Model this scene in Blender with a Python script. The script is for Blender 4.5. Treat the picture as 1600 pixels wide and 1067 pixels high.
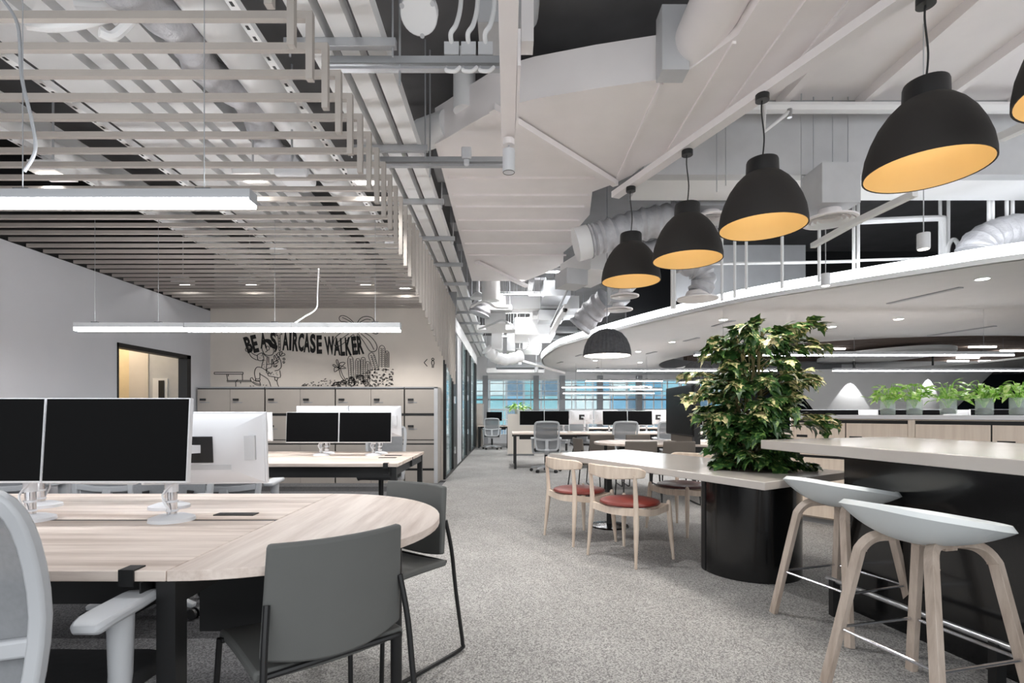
import bpy, bmesh, math, random
from mathutils import Vector, Matrix
R = math.radians
sc = bpy.context.scene
for o in list(bpy.data.objects): bpy.data.objects.remove(o)
# ------------------------------------------------------------------ camera, world, exposure
F, CX, CY, EYE = 810.0, 793.0, 646.0, 1.15      # focal length and horizon in pixels of a 1600x1067 frame
cd = bpy.data.cameras.new('camera'); cam = bpy.data.objects.new('camera', cd)
sc.collection.objects.link(cam); sc.camera = cam
cam.location = (0, 0, EYE); cam.rotation_euler = (R(90), 0, 0)
cd.sensor_width = 36; cd.lens = F / 1600 * 36; cd.clip_start = .05; cd.clip_end = 200
cd.shift_x = (800 - CX) / 1600; cd.shift_y = (CY - 533.5) / 1600
w = bpy.data.worlds.new('world'); sc.world = w; w.use_nodes = True
w.node_tree.nodes['Background'].inputs[0].default_value = (.94, .97, 1, 1)
w.node_tree.nodes['Background'].inputs[1].default_value = .8
vs = sc.view_settings
vs.view_transform = 'Standard'; vs.look = 'None'; vs.gamma = 1; vs.use_curve_mapping = False
vs.exposure = 1.25
sc.cycles.max_bounces = 8; sc.cycles.diffuse_bounces = 5; sc.cycles.glossy_bounces = 3
sc.cycles.transparent_max_bounces = 12; sc.cycles.sample_clamp_indirect = 6
sc.cycles.caustics_reflective = False; sc.cycles.caustics_refractive = False

# ------------------------------------------------------------------ helpers
COL = sc.collection
def P(x, y, Y):
    return Vector(((x - CX) / F * Y, Y, EYE + (CY - y) / F * Y))
def PZ(x, y, z):
    return P(x, y, F * (z - EYE) / (CY - y))
def lin(c):
    return tuple((v / 12.92 if v <= .04045 else ((v + .055) / 1.055) ** 2.4) for v in [q / 255 for q in c])
class MB:
    def __init__(s): s.v = []; s.f = []; s.m = []; s.mi = 0
    def add(s, vs, fs):
        b = len(s.v); s.v += [tuple(p) for p in vs]
        for f in fs: s.f.append(tuple(b + i for i in f)); s.m.append(s.mi)
        return s
    def box(s, c, d, rz=0, M=None):
        x, y, z = d[0] / 2, d[1] / 2, d[2] / 2
        vs = [Vector((i, j, k)) for k in (-z, z) for j in (-y, y) for i in (-x, x)]
        if M is None: M = Matrix.Rotation(rz, 3, 'Z')
        vs = [M @ p + Vector(c) for p in vs]
        return s.add(vs, [(0, 2, 3, 1), (4, 5, 7, 6), (0, 1, 5, 4), (2, 6, 7, 3), (0, 4, 6, 2), (1, 3, 7, 5)])
    def bx(s, x0, x1, y0, y1, z0, z1):
        return s.box(((x0 + x1) / 2, (y0 + y1) / 2, (z0 + z1) / 2), (abs(x1 - x0), abs(y1 - y0), abs(z1 - z0)))
    def frustum(s, c, d0, d1, h):           # rectangular frustum along z
        vs = []
        for (dx, dy), z in ((d0, 0), (d1, h)):
            vs += [(c[0] + i * dx / 2, c[1] + j * dy / 2, c[2] + z) for j in (-1, 1) for i in (-1, 1)]
        return s.add(vs, [(0, 2, 3, 1), (4, 5, 7, 6), (0, 1, 5, 4), (2, 6, 7, 3), (0, 4, 6, 2), (1, 3, 7, 5)])
    def tube(s, pts, r, n=8, closed=False, caps=True):
        pts = [Vector(p) for p in pts]; N = len(pts)
        rs = r if isinstance(r, (list, tuple)) else [r] * N
        b = len(s.v); up = None
        for i, p in enumerate(pts):
            a = pts[i - 1] if (i > 0 or closed) else p
            c = pts[(i + 1) % N] if (i < N - 1 or closed) else p
            t = (c - a).normalized()
            if up is None:
                up = Vector((0, 0, 1)) if abs(t.z) < .9 else Vector((1, 0, 0))
            sd = t.cross(up)
            if sd.length < 1e-5: sd = t.orthogonal()
            sd.normalize(); u2 = sd.cross(t).normalized(); up = u2
            for k in range(n):
                an = 2 * math.pi * k / n
                s.v.append(tuple(p + (sd * math.cos(an) + u2 * math.sin(an)) * rs[i]))
        for i in range(N if closed else N - 1):
            j = (i + 1) % N
            for k in range(n):
                k2 = (k + 1) % n
                s.f.append((b + i * n + k, b + i * n + k2, b + j * n + k2, b + j * n + k)); s.m.append(s.mi)
        if caps and not closed:
            s.f.append(tuple(b + k for k in reversed(range(n)))); s.m.append(s.mi)
            s.f.append(tuple(b + (N - 1) * n + k for k in range(n))); s.m.append(s.mi)
        return s
    def cyl(s, p0, p1, r0, r1=None, n=16):
        return s.tube([p0, p1], [r0, r0 if r1 is None else r1], n)
    def lathe(s, prof, n=24, c=(0, 0, 0), ribs=0, amp=0):
        b = len(s.v); N = len(prof)
        for r, z in prof:
            for k in range(n):
                an = 2 * math.pi * k / n
                q = r * (1 + amp * math.cos(ribs * an)) if ribs else r
                s.v.append((c[0] + q * math.cos(an), c[1] + q * math.sin(an), c[2] + z))
        for i in range(N - 1):
            for k in range(n):
                k2 = (k + 1) % n
                s.f.append((b + i * n + k, b + i * n + k2, b + (i + 1) * n + k2, b + (i + 1) * n + k)); s.m.append(s.mi)
        return s
    def prism(s, poly, z0, z1):
        n = len(poly); b = len(s.v)
        ar = sum(poly[i][0] * poly[(i + 1) % n][1] - poly[(i + 1) % n][0] * poly[i][1] for i in range(n))
        if ar < 0: poly = poly[::-1]
        s.v += [(p[0], p[1], z0) for p in poly] + [(p[0], p[1], z1) for p in poly]
        s.f.append(tuple(b + i for i in reversed(range(n)))); s.m.append(s.mi)
        s.f.append(tuple(b + n + i for i in range(n))); s.m.append(s.mi)
        for i in range(n):
            j = (i + 1) % n
            s.f.append((b + i, b + j, b + n + j, b + n + i)); s.m.append(s.mi)
        return s
    def sweep(s, pts, nrm, w, t, closed=False):
        """flat strip: w across the path in the plane, t along nrm"""
        pts = [Vector(p) for p in pts]; N = len(pts); b = len(s.v)
        ws = w if isinstance(w, (list, tuple)) else [w] * N
        ts_ = t if isinstance(t, (list, tuple)) else [t] * N
        for i, p in enumerate(pts):
            a = pts[i - 1] if (i > 0 or closed) else p
            c = pts[(i + 1) % N] if (i < N - 1 or closed) else p
            tg = (c - a).normalized(); nn = Vector(nrm(i) if callable(nrm) else nrm)
            nn = (nn - tg * nn.dot(tg)).normalized(); sd = tg.cross(nn)
            for q, e in ((-1, -1), (1, -1), (1, 1), (-1, 1)):
                s.v.append(tuple(p + sd * q * ws[i] / 2 + nn * e * ts_[i] / 2))
        for i in range(N if closed else N - 1):
            j = (i + 1) % N
            for k in range(4):
                k2 = (k + 1) % 4
                s.f.append((b + i * 4 + k, b + i * 4 + k2, b + j * 4 + k2, b + j * 4 + k)); s.m.append(s.mi)
        if not closed:
            s.f.append((b + 3, b + 2, b + 1, b)); s.m.append(s.mi)
            e = b + (N - 1) * 4; s.f.append((e, e + 1, e + 2, e + 3)); s.m.append(s.mi)
        return s
    def grid(s, fn, nu, nv, th=0.0):
        """surface fn(u,v) in 0..1, with thickness th along its normal"""
        g = [[Vector(fn(i / nu, j / nv)) for j in range(nv + 1)] for i in range(nu + 1)]
        b = len(s.v); W = nv + 1; n1 = (nu + 1) * W
        nr = []
        for i in range(nu + 1):
            for j in range(nv + 1):
                du = g[min(i + 1, nu)][j] - g[max(i - 1, 0)][j]; dv = g[i][min(j + 1, nv)] - g[i][max(j - 1, 0)]
                q = du.cross(dv); nr.append(q.normalized() if q.length > 1e-9 else Vector((0, 0, 1)))
        flat = [g[i][j] for i in range(nu + 1) for j in range(W)]
        s.v += [tuple(p) for p in flat]
        id = lambda i, j: b + i * W + j
        for i in range(nu):
            for j in range(nv):
                s.f.append((id(i, j), id(i + 1, j), id(i + 1, j + 1), id(i, j + 1))); s.m.append(s.mi)
        if th:
            s.v += [tuple(p - n * th) for p, n in zip(flat, nr)]
            for i in range(nu):
                for j in range(nv):
                    s.f.append((id(i, j + 1) + n1, id(i + 1, j + 1) + n1, id(i + 1, j) + n1, id(i, j) + n1)); s.m.append(s.mi)
            ring = [id(i, 0) for i in range(nu)] + [id(nu, j) for j in range(nv)] + [id(i, nv) for i in range(nu, 0, -1)] + [id(0, j) for j in range(nv, 0, -1)]
            for k in range(len(ring)):
                a, c = ring[k], ring[(k + 1) % len(ring)]
                s.f.append((c, a, a + n1, c + n1)); s.m.append(s.mi)
        return s
    def mesh(s, name, mats):
        me = bpy.data.meshes.new(name); me.from_pydata(s.v, [], s.f); 
        for m in (mats if isinstance(mats, (list, tuple)) else [mats]): me.materials.append(m)
        me.polygons.foreach_set('material_index', s.m)
        me.polygons.foreach_set('use_smooth', [True] * len(s.f))
        me.update(); me.set_sharp_from_angle(angle=R(38)); return me
    def build(s, name, mats, parent=None, bevel=0, label=None, kind=None):
        o = bpy.data.objects.new(name, s.mesh(name, mats)); COL.objects.link(o)
        if parent: o.parent = parent
        if bevel:
            b = o.modifiers.new('edge', 'BEVEL'); b.width = bevel; b.segments = 2; b.limit_method = 'ANGLE'; b.angle_limit = R(50)
        if label: o['label'] = label
        if kind: o['kind'] = kind
        return o
def tag(o, label, cat, group=None, kind=None):
    o['label'] = label; o['category'] = cat
    if group: o['group'] = group
    if kind: o['kind'] = kind
    return o
def thing(name, label, cat, loc=(0, 0, 0), rz=0, group=None):
    o = bpy.data.objects.new(name, None); COL.objects.link(o); o.empty_display_size = .1
    o.location = loc; o.rotation_euler = (0, 0, rz)
    return tag(o, label, cat, group)
def struct(mb, name, mats, label=None, bevel=0):
    o = mb.build(name, mats, bevel=bevel); o['kind'] = 'structure'
    if label: o['label'] = label; o['category'] = 'structure'
    return o
def copy_tree(o, parent=None):
    c = o.copy(); COL.objects.link(c); c.parent = parent
    for ch in list(o.children):
        copy_tree(ch, c)
    return c
def clone(o, loc, rz, label=None, group=None):
    c = copy_tree(o); c.location = loc; c.rotation_euler = (0, 0, rz)
    if label: c['label'] = label
    if group: c['group'] = group
    return c
def arc(cx, cy, r, a0, a1, n):
    return [(cx + r * math.cos(R(a0 + (a1 - a0) * i / n)), cy + r * math.sin(R(a0 + (a1 - a0) * i / n))) for i in range(n + 1)]
def smoothpath(pts, n=6):
    """Catmull-Rom through the points"""
    pts = [Vector(p) for p in pts]; out = []
    for i in range(len(pts) - 1):
        p0 = pts[max(i - 1, 0)]; p1 = pts[i]; p2 = pts[i + 1]; p3 = pts[min(i + 2, len(pts) - 1)]
        for k in range(n):
            t = k / n
            out.append(.5 * ((2 * p1) + (p2 - p0) * t + (2 * p0 - 5 * p1 + 4 * p2 - p3) * t * t + (3 * p1 - p0 - 3 * p2 + p3) * t ** 3))
    return out + [pts[-1]]

def lamp(parent, loc, energy, size=120, blend=.7, color=(1, .985, .96), r=.06):
    l = bpy.data.lights.new('lamp_light', 'SPOT'); l.energy = energy; l.spot_size = R(size); l.spot_blend = blend; l.color = color; l.shadow_soft_size = r
    o = bpy.data.objects.new('lamp_light', l); COL.objects.link(o); o.parent = parent; o.location = loc; return o
# ------------------------------------------------------------------ materials
def mat(name, rgb, rough=.5, metal=0, var=.04, vscale=6, bump=0, bscale=80, stretch=None, spec=.5, emit=0, alpha=1, trans=0, coat=0):
    m = bpy.data.materials.new(name); m.use_nodes = True; nt = m.node_tree; b = nt.nodes['Principled BSDF']
    c = lin(rgb) if max(rgb) > 1 else rgb
    b.inputs['Roughness'].default_value = rough; b.inputs['Metallic'].default_value = metal
    b.inputs['Specular IOR Level'].default_value = spec
    b.inputs['Base Color'].default_value = (*c, 1)
    if coat: b.inputs['Coat Weight'].default_value = coat; b.inputs['Coat Roughness'].default_value = .08
    if alpha < 1: b.inputs['Alpha'].default_value = alpha
    if trans: b.inputs['Transmission Weight'].default_value = trans
    if emit:
        b.inputs['Emission Color'].default_value = (*c, 1); b.inputs['Emission Strength'].default_value = emit
    if var or bump:
        tc = nt.nodes.new('ShaderNodeTexCoord'); mp = nt.nodes.new('ShaderNodeMapping')
        nt.links.new(tc.outputs['Object'], mp.inputs['Vector'])
        if stretch: mp.inputs['Scale'].default_value = stretch
        if var:
            nz = nt.nodes.new('ShaderNodeTexNoise'); nz.inputs['Scale'].default_value = vscale; nz.inputs['Detail'].default_value = 4
            nt.links.new(mp.outputs[0], nz.inputs['Vector'])
            rp = nt.nodes.new('ShaderNodeValToRGB'); e = rp.color_ramp.elements
            e[0].position = .3; e[1].position = .7
            e[0].color = (*[max(0, q * (1 - var)) for q in c], 1); e[1].color = (*[min(1, q * (1 + var)) for q in c], 1)
            nt.links.new(nz.outputs[0], rp.inputs[0]); nt.links.new(rp.outputs[0], b.inputs['Base Color'])
        if bump:
            n2 = nt.nodes.new('ShaderNodeTexNoise'); n2.inputs['Scale'].default_value = bscale; n2.inputs['Detail'].default_value = 3
            nt.links.new(mp.outputs[0], n2.inputs['Vector'])
            bp = nt.nodes.new('ShaderNodeBump'); bp.inputs['Strength'].default_value = bump; bp.inputs['Distance'].default_value = .01
            nt.links.new(n2.outputs[0], bp.inputs['Height']); nt.links.new(bp.outputs[0], b.inputs['Normal'])
    return m
def wood(name, base, dark, sx, sy, sz, rough=.45):
    m = bpy.data.materials.new(name); m.use_nodes = True; nt = m.node_tree; b = nt.nodes['Principled BSDF']
    b.inputs['Roughness'].default_value = rough
    tc = nt.nodes.new('ShaderNodeTexCoord'); mp = nt.nodes.new('ShaderNodeMapping'); mp.inputs['Scale'].default_value = (sx, sy, sz)
    nz = nt.nodes.new('ShaderNodeTexNoise'); nz.inputs['Scale'].default_value = 1; nz.inputs['Detail'].default_value = 6; nz.inputs['Roughness'].default_value = .65
    rp = nt.nodes.new('ShaderNodeValToRGB'); e = rp.color_ramp.elements
    e[0].position = .36; e[1].position = .62; e[0].color = (*lin(dark), 1); e[1].color = (*lin(base), 1)
    nt.links.new(tc.outputs['Object'], mp.inputs[0]); nt.links.new(mp.outputs[0], nz.inputs['Vector'])
    nt.links.new(nz.outputs[0], rp.inputs[0]); nt.links.new(rp.outputs[0], b.inputs['Base Color'])
    return m
def carpet():
    m = bpy.data.materials.new('carpet'); m.use_nodes = True; nt = m.node_tree; b = nt.nodes['Principled BSDF']; L = nt.links.new; N = nt.nodes.new
    b.inputs['Roughness'].default_value = .95; b.inputs['Specular IOR Level'].default_value = .15
    tc = N('ShaderNodeTexCoord')
    n1 = N('ShaderNodeTexVoronoi'); n1.inputs['Scale'].default_value = 170; n1.inputs['Randomness'].default_value = 1
    n2 = N('ShaderNodeTexNoise'); n2.inputs['Scale'].default_value = 2.2; n2.inputs['Detail'].default_value = 5
    L(tc.outputs['Object'], n1.inputs['Vector']); L(tc.outputs['Object'], n2.inputs['Vector'])
    def ramp(src, c0, c1, p0, p1):
        r = N('ShaderNodeValToRGB'); r.color_ramp.elements[0].position = p0; r.color_ramp.elements[1].position = p1
        r.color_ramp.elements[0].color = (*lin(c0), 1); r.color_ramp.elements[1].color = (*lin(c1), 1); L(src, r.inputs[0]); return r.outputs[0]
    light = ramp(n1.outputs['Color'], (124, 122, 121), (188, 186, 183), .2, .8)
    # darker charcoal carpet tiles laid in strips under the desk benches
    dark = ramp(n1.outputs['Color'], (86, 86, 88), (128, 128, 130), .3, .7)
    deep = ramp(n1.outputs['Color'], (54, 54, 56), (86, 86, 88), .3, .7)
    sp = N('ShaderNodeSeparateXYZ'); L(tc.outputs['Object'], sp.inputs[0])
    def math_(op, a, bv):
        q = N('ShaderNodeMath'); q.operation = op
        for i, v in enumerate((a, bv)):
            if isinstance(v, (int, float)): q.inputs[i].default_value = v
            else: L(v, q.inputs[i])
        return q.outputs[0]
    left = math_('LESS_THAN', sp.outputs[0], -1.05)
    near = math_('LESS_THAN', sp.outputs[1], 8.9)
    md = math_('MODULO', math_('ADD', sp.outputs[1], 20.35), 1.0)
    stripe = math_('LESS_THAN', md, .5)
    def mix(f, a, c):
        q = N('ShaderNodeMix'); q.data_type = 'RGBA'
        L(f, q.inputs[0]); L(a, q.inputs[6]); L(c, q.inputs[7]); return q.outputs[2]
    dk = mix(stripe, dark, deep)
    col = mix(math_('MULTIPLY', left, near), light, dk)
    r2 = ramp(n2.outputs[0], (243, 243, 243), (255, 255, 255), .35, .65)
    q = N('ShaderNodeMix'); q.data_type = 'RGBA'; q.blend_type = 'MULTIPLY'; q.inputs[0].default_value = 1
    L(col, q.inputs[6]); L(r2, q.inputs[7]); L(q.outputs[2], b.inputs['Base Color'])
    bp = N('ShaderNodeBump'); bp.inputs['Strength'].default_value = .3; bp.inputs['Distance'].default_value = .004
    L(n1.outputs['Distance'], bp.inputs['Height']); L(bp.outputs[0], b.inputs['Normal'])
    return m
def leafmat(name, green, cream, thr):
    m = bpy.data.materials.new(name); m.use_nodes = True; nt = m.node_tree; b = nt.nodes['Principled BSDF']; L = nt.links.new
    b.inputs['Roughness'].default_value = .35
    tc = nt.nodes.new('ShaderNodeTexCoord'); oi = nt.nodes.new('ShaderNodeObjectInfo')
    ad = nt.nodes.new('ShaderNodeVectorMath'); ad.operation = 'ADD'
    L(tc.outputs['Object'], ad.inputs[0]); L(oi.outputs['Random'], ad.inputs[1])
    nz = nt.nodes.new('ShaderNodeTexNoise'); nz.inputs['Scale'].default_value = 38; nz.inputs['Detail'].default_value = 3
    L(ad.outputs[0], nz.inputs['Vector'])
    rp = nt.nodes.new('ShaderNodeValToRGB'); e = rp.color_ramp.elements
    e[0].position = thr - .04; e[1].position = thr + .04; e[0].color = (*lin(green), 1); e[1].color = (*lin(cream), 1)
    L(nz.outputs[0], rp.inputs[0]); L(rp.outputs[0], b.inputs['Base Color'])
    return m
M = {}
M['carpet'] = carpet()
M['wall'] = mat('wall_paint', (212, 213, 218), .8, var=.02, vscale=2)
M['beige'] = mat('beige_panel', (220, 212, 203), .7, var=.03, vscale=3)
M['cream'] = mat('cream_wall', (226, 208, 172), .7)
M['slab'] = mat('dark_slab', (116, 115, 116), .9, var=.1, vscale=3)
M['white'] = mat('white_paint', (238, 238, 238), .6, var=.02, vscale=3)
M['whitew'] = mat('warm_white_paint', (244, 239, 238), .6, var=.02, vscale=4)
M['gloss'] = mat('white_plastic', (220, 221, 224), .35, var=.01)
M['discw'] = mat('ceiling_disc_paint', (190, 190, 190), .6, var=.02)
M['lampbody'] = mat('lamp_body_grey', (168, 170, 173), .5, var=.01)
M['lgrey'] = mat('light_grey_paint', (196, 197, 199), .6, var=.04)
M['mgrey'] = mat('mid_grey', (150, 152, 155), .6)
M['zinc'] = mat('zinc_strut', (190, 192, 195), .4, .6)
M['chrome'] = mat('chrome', (215, 215, 218), .15, 1, var=0)
M['steel'] = mat('brushed_steel', (195, 197, 200), .28, .9, var=.03, vscale=60)
M['black'] = mat('black_metal', (26, 26, 27), .45, var=.05)
M['blackg'] = mat('black_gloss', (17, 17, 18), .18, var=.05, coat=.3)
M['charcoal'] = mat('charcoal_shade', (44, 41, 39), .75, var=.05, bump=.05)
M['yellow'] = mat('amber_shade_inside', (216, 186, 128), .6, var=.02)
M['screen'] = mat('screen_glass', (7, 7, 8), .35, var=0, spec=.06)
M['baffle'] = mat('baffle_taupe', (168, 161, 154), .65, var=.03)
M['desk'] = wood('desk_oak', (231, 217, 206), (189, 170, 157), 1.1, 16, 16)
M['desk_d'] = wood('desk_oak_end', (231, 218, 208), (200, 182, 170), 15, 1.1, 15)
M['cab'] = wood('cabinet_oak', (240, 225, 209), (228, 211, 195), 25, 25, 1.2)
M['ash'] = wood('ash_wood', (224, 208, 192), (202, 183, 166), 18, 18, 2.5)
M['ash2'] = wood('soaped_ash', (200, 185, 172), (170, 153, 139), 22, 22, 2.2)
M['marble'] = mat('polished_stone_top', (198, 191, 185), .16, var=.03, vscale=2, spec=.35)
M['stoneg'] = mat('stone_edge', (232, 232, 234), .3, var=.01)
M['grey'] = mat('grey_upholstery', (98, 99, 97), .75, var=.03, bump=.05, bscale=300)
M['taupe'] = mat('taupe_upholstery', (112, 105, 98), .8, var=.03)
M['red'] = mat('red_leather', (122, 48, 40), .4, var=.08)
M['maroon'] = mat('maroon_leather', (84, 48, 48), .35, var=.08)
M['locker'] = mat('locker_taupe', (174, 166, 158), .55, var=.02)
M['ink'] = mat('mural_ink', (28, 26, 25), .8, var=0)
M['stoolw'] = mat('stool_white', (222, 228, 230), .4, var=.01)
M['seat'] = mat('dark_seat_fabric', (52, 52, 54), .9, var=.08, vscale=40)
M['cgrey'] = mat('chair_plastic', (188, 190, 193), .45, var=.01)
M['mesh'] = mat('chair_mesh', (150, 152, 155), .8, var=.05, vscale=90, alpha=.72)
M['glass'] = mat('clear_glass', (235, 245, 245), .03, var=0, alpha=.22)
M['glassd'] = mat('partition_glass', (190, 215, 218), .03, var=0, alpha=.35)
M['felt'] = mat('felt_grey', (84, 85, 88), .9, var=.2, vscale=25)
M['foil'] = mat('duct_cloth', (196, 196, 200), .5, .2, var=.12, vscale=9, bump=1, bscale=22)
M['plantstem'] = mat('stem', (96, 88, 52), .7)
M['soil'] = mat('soil', (50, 40, 32), .95, bump=.5)
M['led'] = mat('led_diffuser', (250, 252, 255), .5, var=0, emit=15)
M['cove'] = mat('cove_led', (246, 250, 255), .5, var=0, emit=4.5)
M['down'] = mat('downlight_lens', (255, 253, 250), .5, var=0, emit=8)
M['warm'] = mat('warm_diffuser', (255, 246, 236), .5, var=0, emit=2.2)
M['void'] = mat('void_black', (24, 25, 28), .35, var=.1)
M['navy'] = mat('navy_wall', (28, 38, 48), .4)
M['slat'] = mat('brown_slat', (128, 112, 104), .7)
M['leaf'] = leafmat('variegated_leaf', (54, 88, 40), (218, 204, 150), .56)
M['leaf2'] = leafmat('dark_leaf', (44, 78, 38), (112, 140, 72), .58)
M['leaf3'] = leafmat('cream_leaf', (96, 124, 58), (226, 212, 160), .47)
M['lime'] = leafmat('bright_leaf', (140, 200, 66), (214, 238, 150), .52)
# ================================================================== THE SETTING
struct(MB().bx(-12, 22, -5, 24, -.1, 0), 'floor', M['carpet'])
struct(MB().bx(-12, 22, -1, 21, 4.15, 4.35), 'ceiling', M['slab'])
# bright painted slab over the kitchen side with concrete ribs
kc = struct(MB().prism([(1.2, 4.85), (4.05, -1), (9, -1), (9, 4.85)], 4.08, 4.148), 'ceiling_painted', M['whitew'])
rb = MB().bx(0, .07, 0, 5.8, -.09, 0).mesh('rib', M['whitew'])
for x in (2.5, 3.24, 3.95, 4.66, 5.37, 6.1):
    o = bpy.data.objects.new('ceiling_rib', rb); COL.objects.link(o); o.parent = kc; o.location = (x, -.97, 4.08)
# --- left wall with doorway
WX = -5.16
wl = MB(); wl.bx(WX - .12, WX, -1, 6.85, 0, 2.93); wl.bx(WX - .12, WX, 8.43, 9.15, 0, 2.93); wl.bx(WX - .12, WX, 6.85, 8.43, 2.09, 2.93)
struct(wl, 'wall_left', M['wall'])
struct(MB().bx(WX - .12, WX - .02, -1, 9.15, 2.93, 4.15), 'wall_left_plenum', M['black'])
df = MB(); df.bx(WX - .13, WX + .012, 8.33, 8.43, 0, 2.09); df.bx(WX - .13, WX + .012, 6.85, 8.43, 2.03, 2.09); df.bx(WX - .13, WX + .012, 6.85, 6.87, 0, 2.09)
struct(df, 'door_1', M['black'])
# small lobby behind the doorway
lb = MB(); lb.bx(-7.6, -6.76, 9.3, 9.4, 0, 2.9)
struct(lb, 'wall_lobby', M['cream'])
struct(MB().bx(-6.76, -6.42, 9.26, 9.4, 0, 2.9), 'wall_lobby_panel', M['beige'])
ld = struct(MB().bx(-6.42, -5.29, 9.28, 9.4, 0, 2.9), 'door_2', M['lgrey'])
MB().bx(-6.34, -6.08, 9.262, 9.28, .95, 1.78).build('vision_frame', M['white'], ld)
MB().bx(-6.23, -6.13, 9.25, 9.262, 1.0, 1.74).build('vision_pane', M['black'], ld)
struct(MB().bx(-7.7, -7.6, 5.5, 9.4, 0, 2.9), 'wall_lobby_side', M['cream'])
struct(MB().bx(-7.7, WX - .12, 5.5, 9.4, 2.9, 2.95), 'ceiling_lobby', M['white'])
ll = thing('lobby_lamp', 'warm ceiling lamp in the lobby behind the doorway', 'lamp', (-6.9, 8.6, 2.86))
MB().lathe([(0, .03), (.2, .03), (.2, -.02), (.18, -.03), (0, -.03)], 20).build('diffuser', M['warm'], ll)
la = bpy.data.lights.new('lobby_light', 'POINT'); la.energy = 11; la.color = (1, .84, .62); la.shadow_soft_size = .15
lo = bpy.data.objects.new('lobby_light', la); COL.objects.link(lo); lo.location = (-6.9, 8.6, 2.7)
# --- mural wall
wb = struct(MB().bx(WX, -1.12, 9.0, 9.15, 0, 3.0), 'wall_back', M['beige'])
struct(MB().bx(WX, -.9, 9.15, 9.2, 2.9, 4.15), 'wall_back_plenum', M['mgrey'])
# --- glazed partition along the corridor
gp = struct(MB().bx(-1.16, -1.06, 9.02, 18, 2.83, 3.12), 'wall_partition', M['white'])
MB().bx(-1.15, -1.08, 9.02, 18, 0, .05).build('base_rail', M['black'], gp)
for y0, y1 in ((9.02, 9.1), (10.3, 11.05), (12.15, 12.3), (13.7, 14.6), (15.0, 15.3), (17.3, 17.95)):
    MB().bx(-1.16, -1.07, y0, y1, .05, 2.83).build('door_post', M['black'], gp)
MB().bx(-1.16, -1.08, 11.05, 12.15, .05, 2.83).build('solid_panel', M['lgrey'], gp)
for y0, y1 in ((9.1, 10.3), (12.3, 13.7), (14.6, 15.0), (15.3, 17.3)):
    MB().bx(-1.12, -1.11, y0, y1, .05, 2.83).build('pane', M['glassd'], gp)
for yy, zz in ((10.35, 2.0), (10.35, .35), (10.35, 1.35), (13.75, 2.0), (13.75, 1.5), (13.75, .6)):
    MB().bx(-1.07, -1.04, yy, yy + .1, zz, zz + .14).build('hinge', M['chrome'], gp)
struct(MB().bx(-4.6, -4.5, 9.2, 18, 0, 2.9), 'wall_meeting_room', M['lgrey'])
struct(MB().bx(-4.6, -1.16, 9.2, 18, 2.9, 2.95), 'ceiling_meeting_room', M['white'])
for yy in (10.2, 12.6, 15.2):
    t = thing('ceiling_panel_light', 'square white panel light in the glazed meeting room ceiling', 'light', (-2.6, yy, 2.88), 0, 'panel lights in the glazed rooms')
    MB().bx(-.62, .62, -.32, .32, 0, .02).build('frame', M['white'], t)
    MB().bx(-.58, .58, -.28, .28, -.012, 0).build('diffuser', M['down'], t)
# --- window wall at the far end
ww = struct(MB().bx(-6, 19, 20.0, 20.3, 2.46, 4.15), 'wall_far', M['white'])
struct(MB().bx(-6, 19, 20.0, 20.25, 0, .35), 'baseboard_far', M['lgrey'])
wn = struct(MB().bx(-6, 19, 20.1, 20.16, 1.66, 1.72), 'window_1', M['mgrey'])
for xx in [p * .53 - 6 for p in range(37)]:
    MB().bx(xx, xx + .028, 20.08, 20.18, .35, 2.46).build('mullion', M['white'], wn)
for zz in (.9, 1.3, 2.0, 2.3):
    MB().bx(-6, 13, 20.1, 20.15, zz, zz + .03).build('transom', M['white'], wn)
for xa in (-.95, 1.0, 2.0, 3.45, 4.95, 6.9, 8.6):
    c = struct(MB().bx(xa, xa + .2, 19.8, 20.05, 0, 2.6), 'trim_pier', M['mgrey'])
MB().bx(-6, 13, 20.12, 20.13, .35, 2.46).build('pane', M['glass'], wn)
# far building across the street, grid of panes
fb = thing('office_tower', 'blue glazed office tower seen through the far windows', 'building', (0, 30, 0))
MB().bx(-12, 16, .1, 1.5, -4, 7).build('wall', M['lgrey'], fb)
pcol = [mat('tower_glass_%d' % i, c, .15, var=.25, vscale=.8) for i, c in enumerate(((92, 168, 205), (140, 206, 226), (58, 108, 138), (208, 236, 242), (112, 186, 198)))]
pm = [MB().bx(0, .88, 0, .09, 0, .78).mesh('pane', m) for m in pcol]
random.seed(3)
for i in range(27):
    for k in range(5):
        o = bpy.data.objects.new('pane', random.choice(pm)); COL.objects.link(o); o.parent = fb; o.location = (-12 + i, 0, -.4 + k * .86 + .05)
# --- dark void wall above the dropped ceiling and dark kitchen wall
struct(MB().bx(2.2, 18.6, 9.6, 9.7, 2.75, 4.15), 'wall_void', M['void'])
struct(MB().bx(18.6, 18.7, 3.4, 20, 0, 2.75), 'wall_right', M['navy'])
struct(MB().bx(8.6, 18.6, 19.3, 19.4, 0, 2.75), 'wall_kitchen', M['navy'])
# grey bulkhead hanging above the tables and its white soffit
struct(MB().bx(1.28, 10, 4.86, 4.98, 3.39, 4.15), 'wall_bulkhead', M['lgrey'])
struct(MB().bx(1.28, 10, 4.98, 5.45, 3.39, 3.45), 'ceiling_soffit', M['white'])

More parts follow.
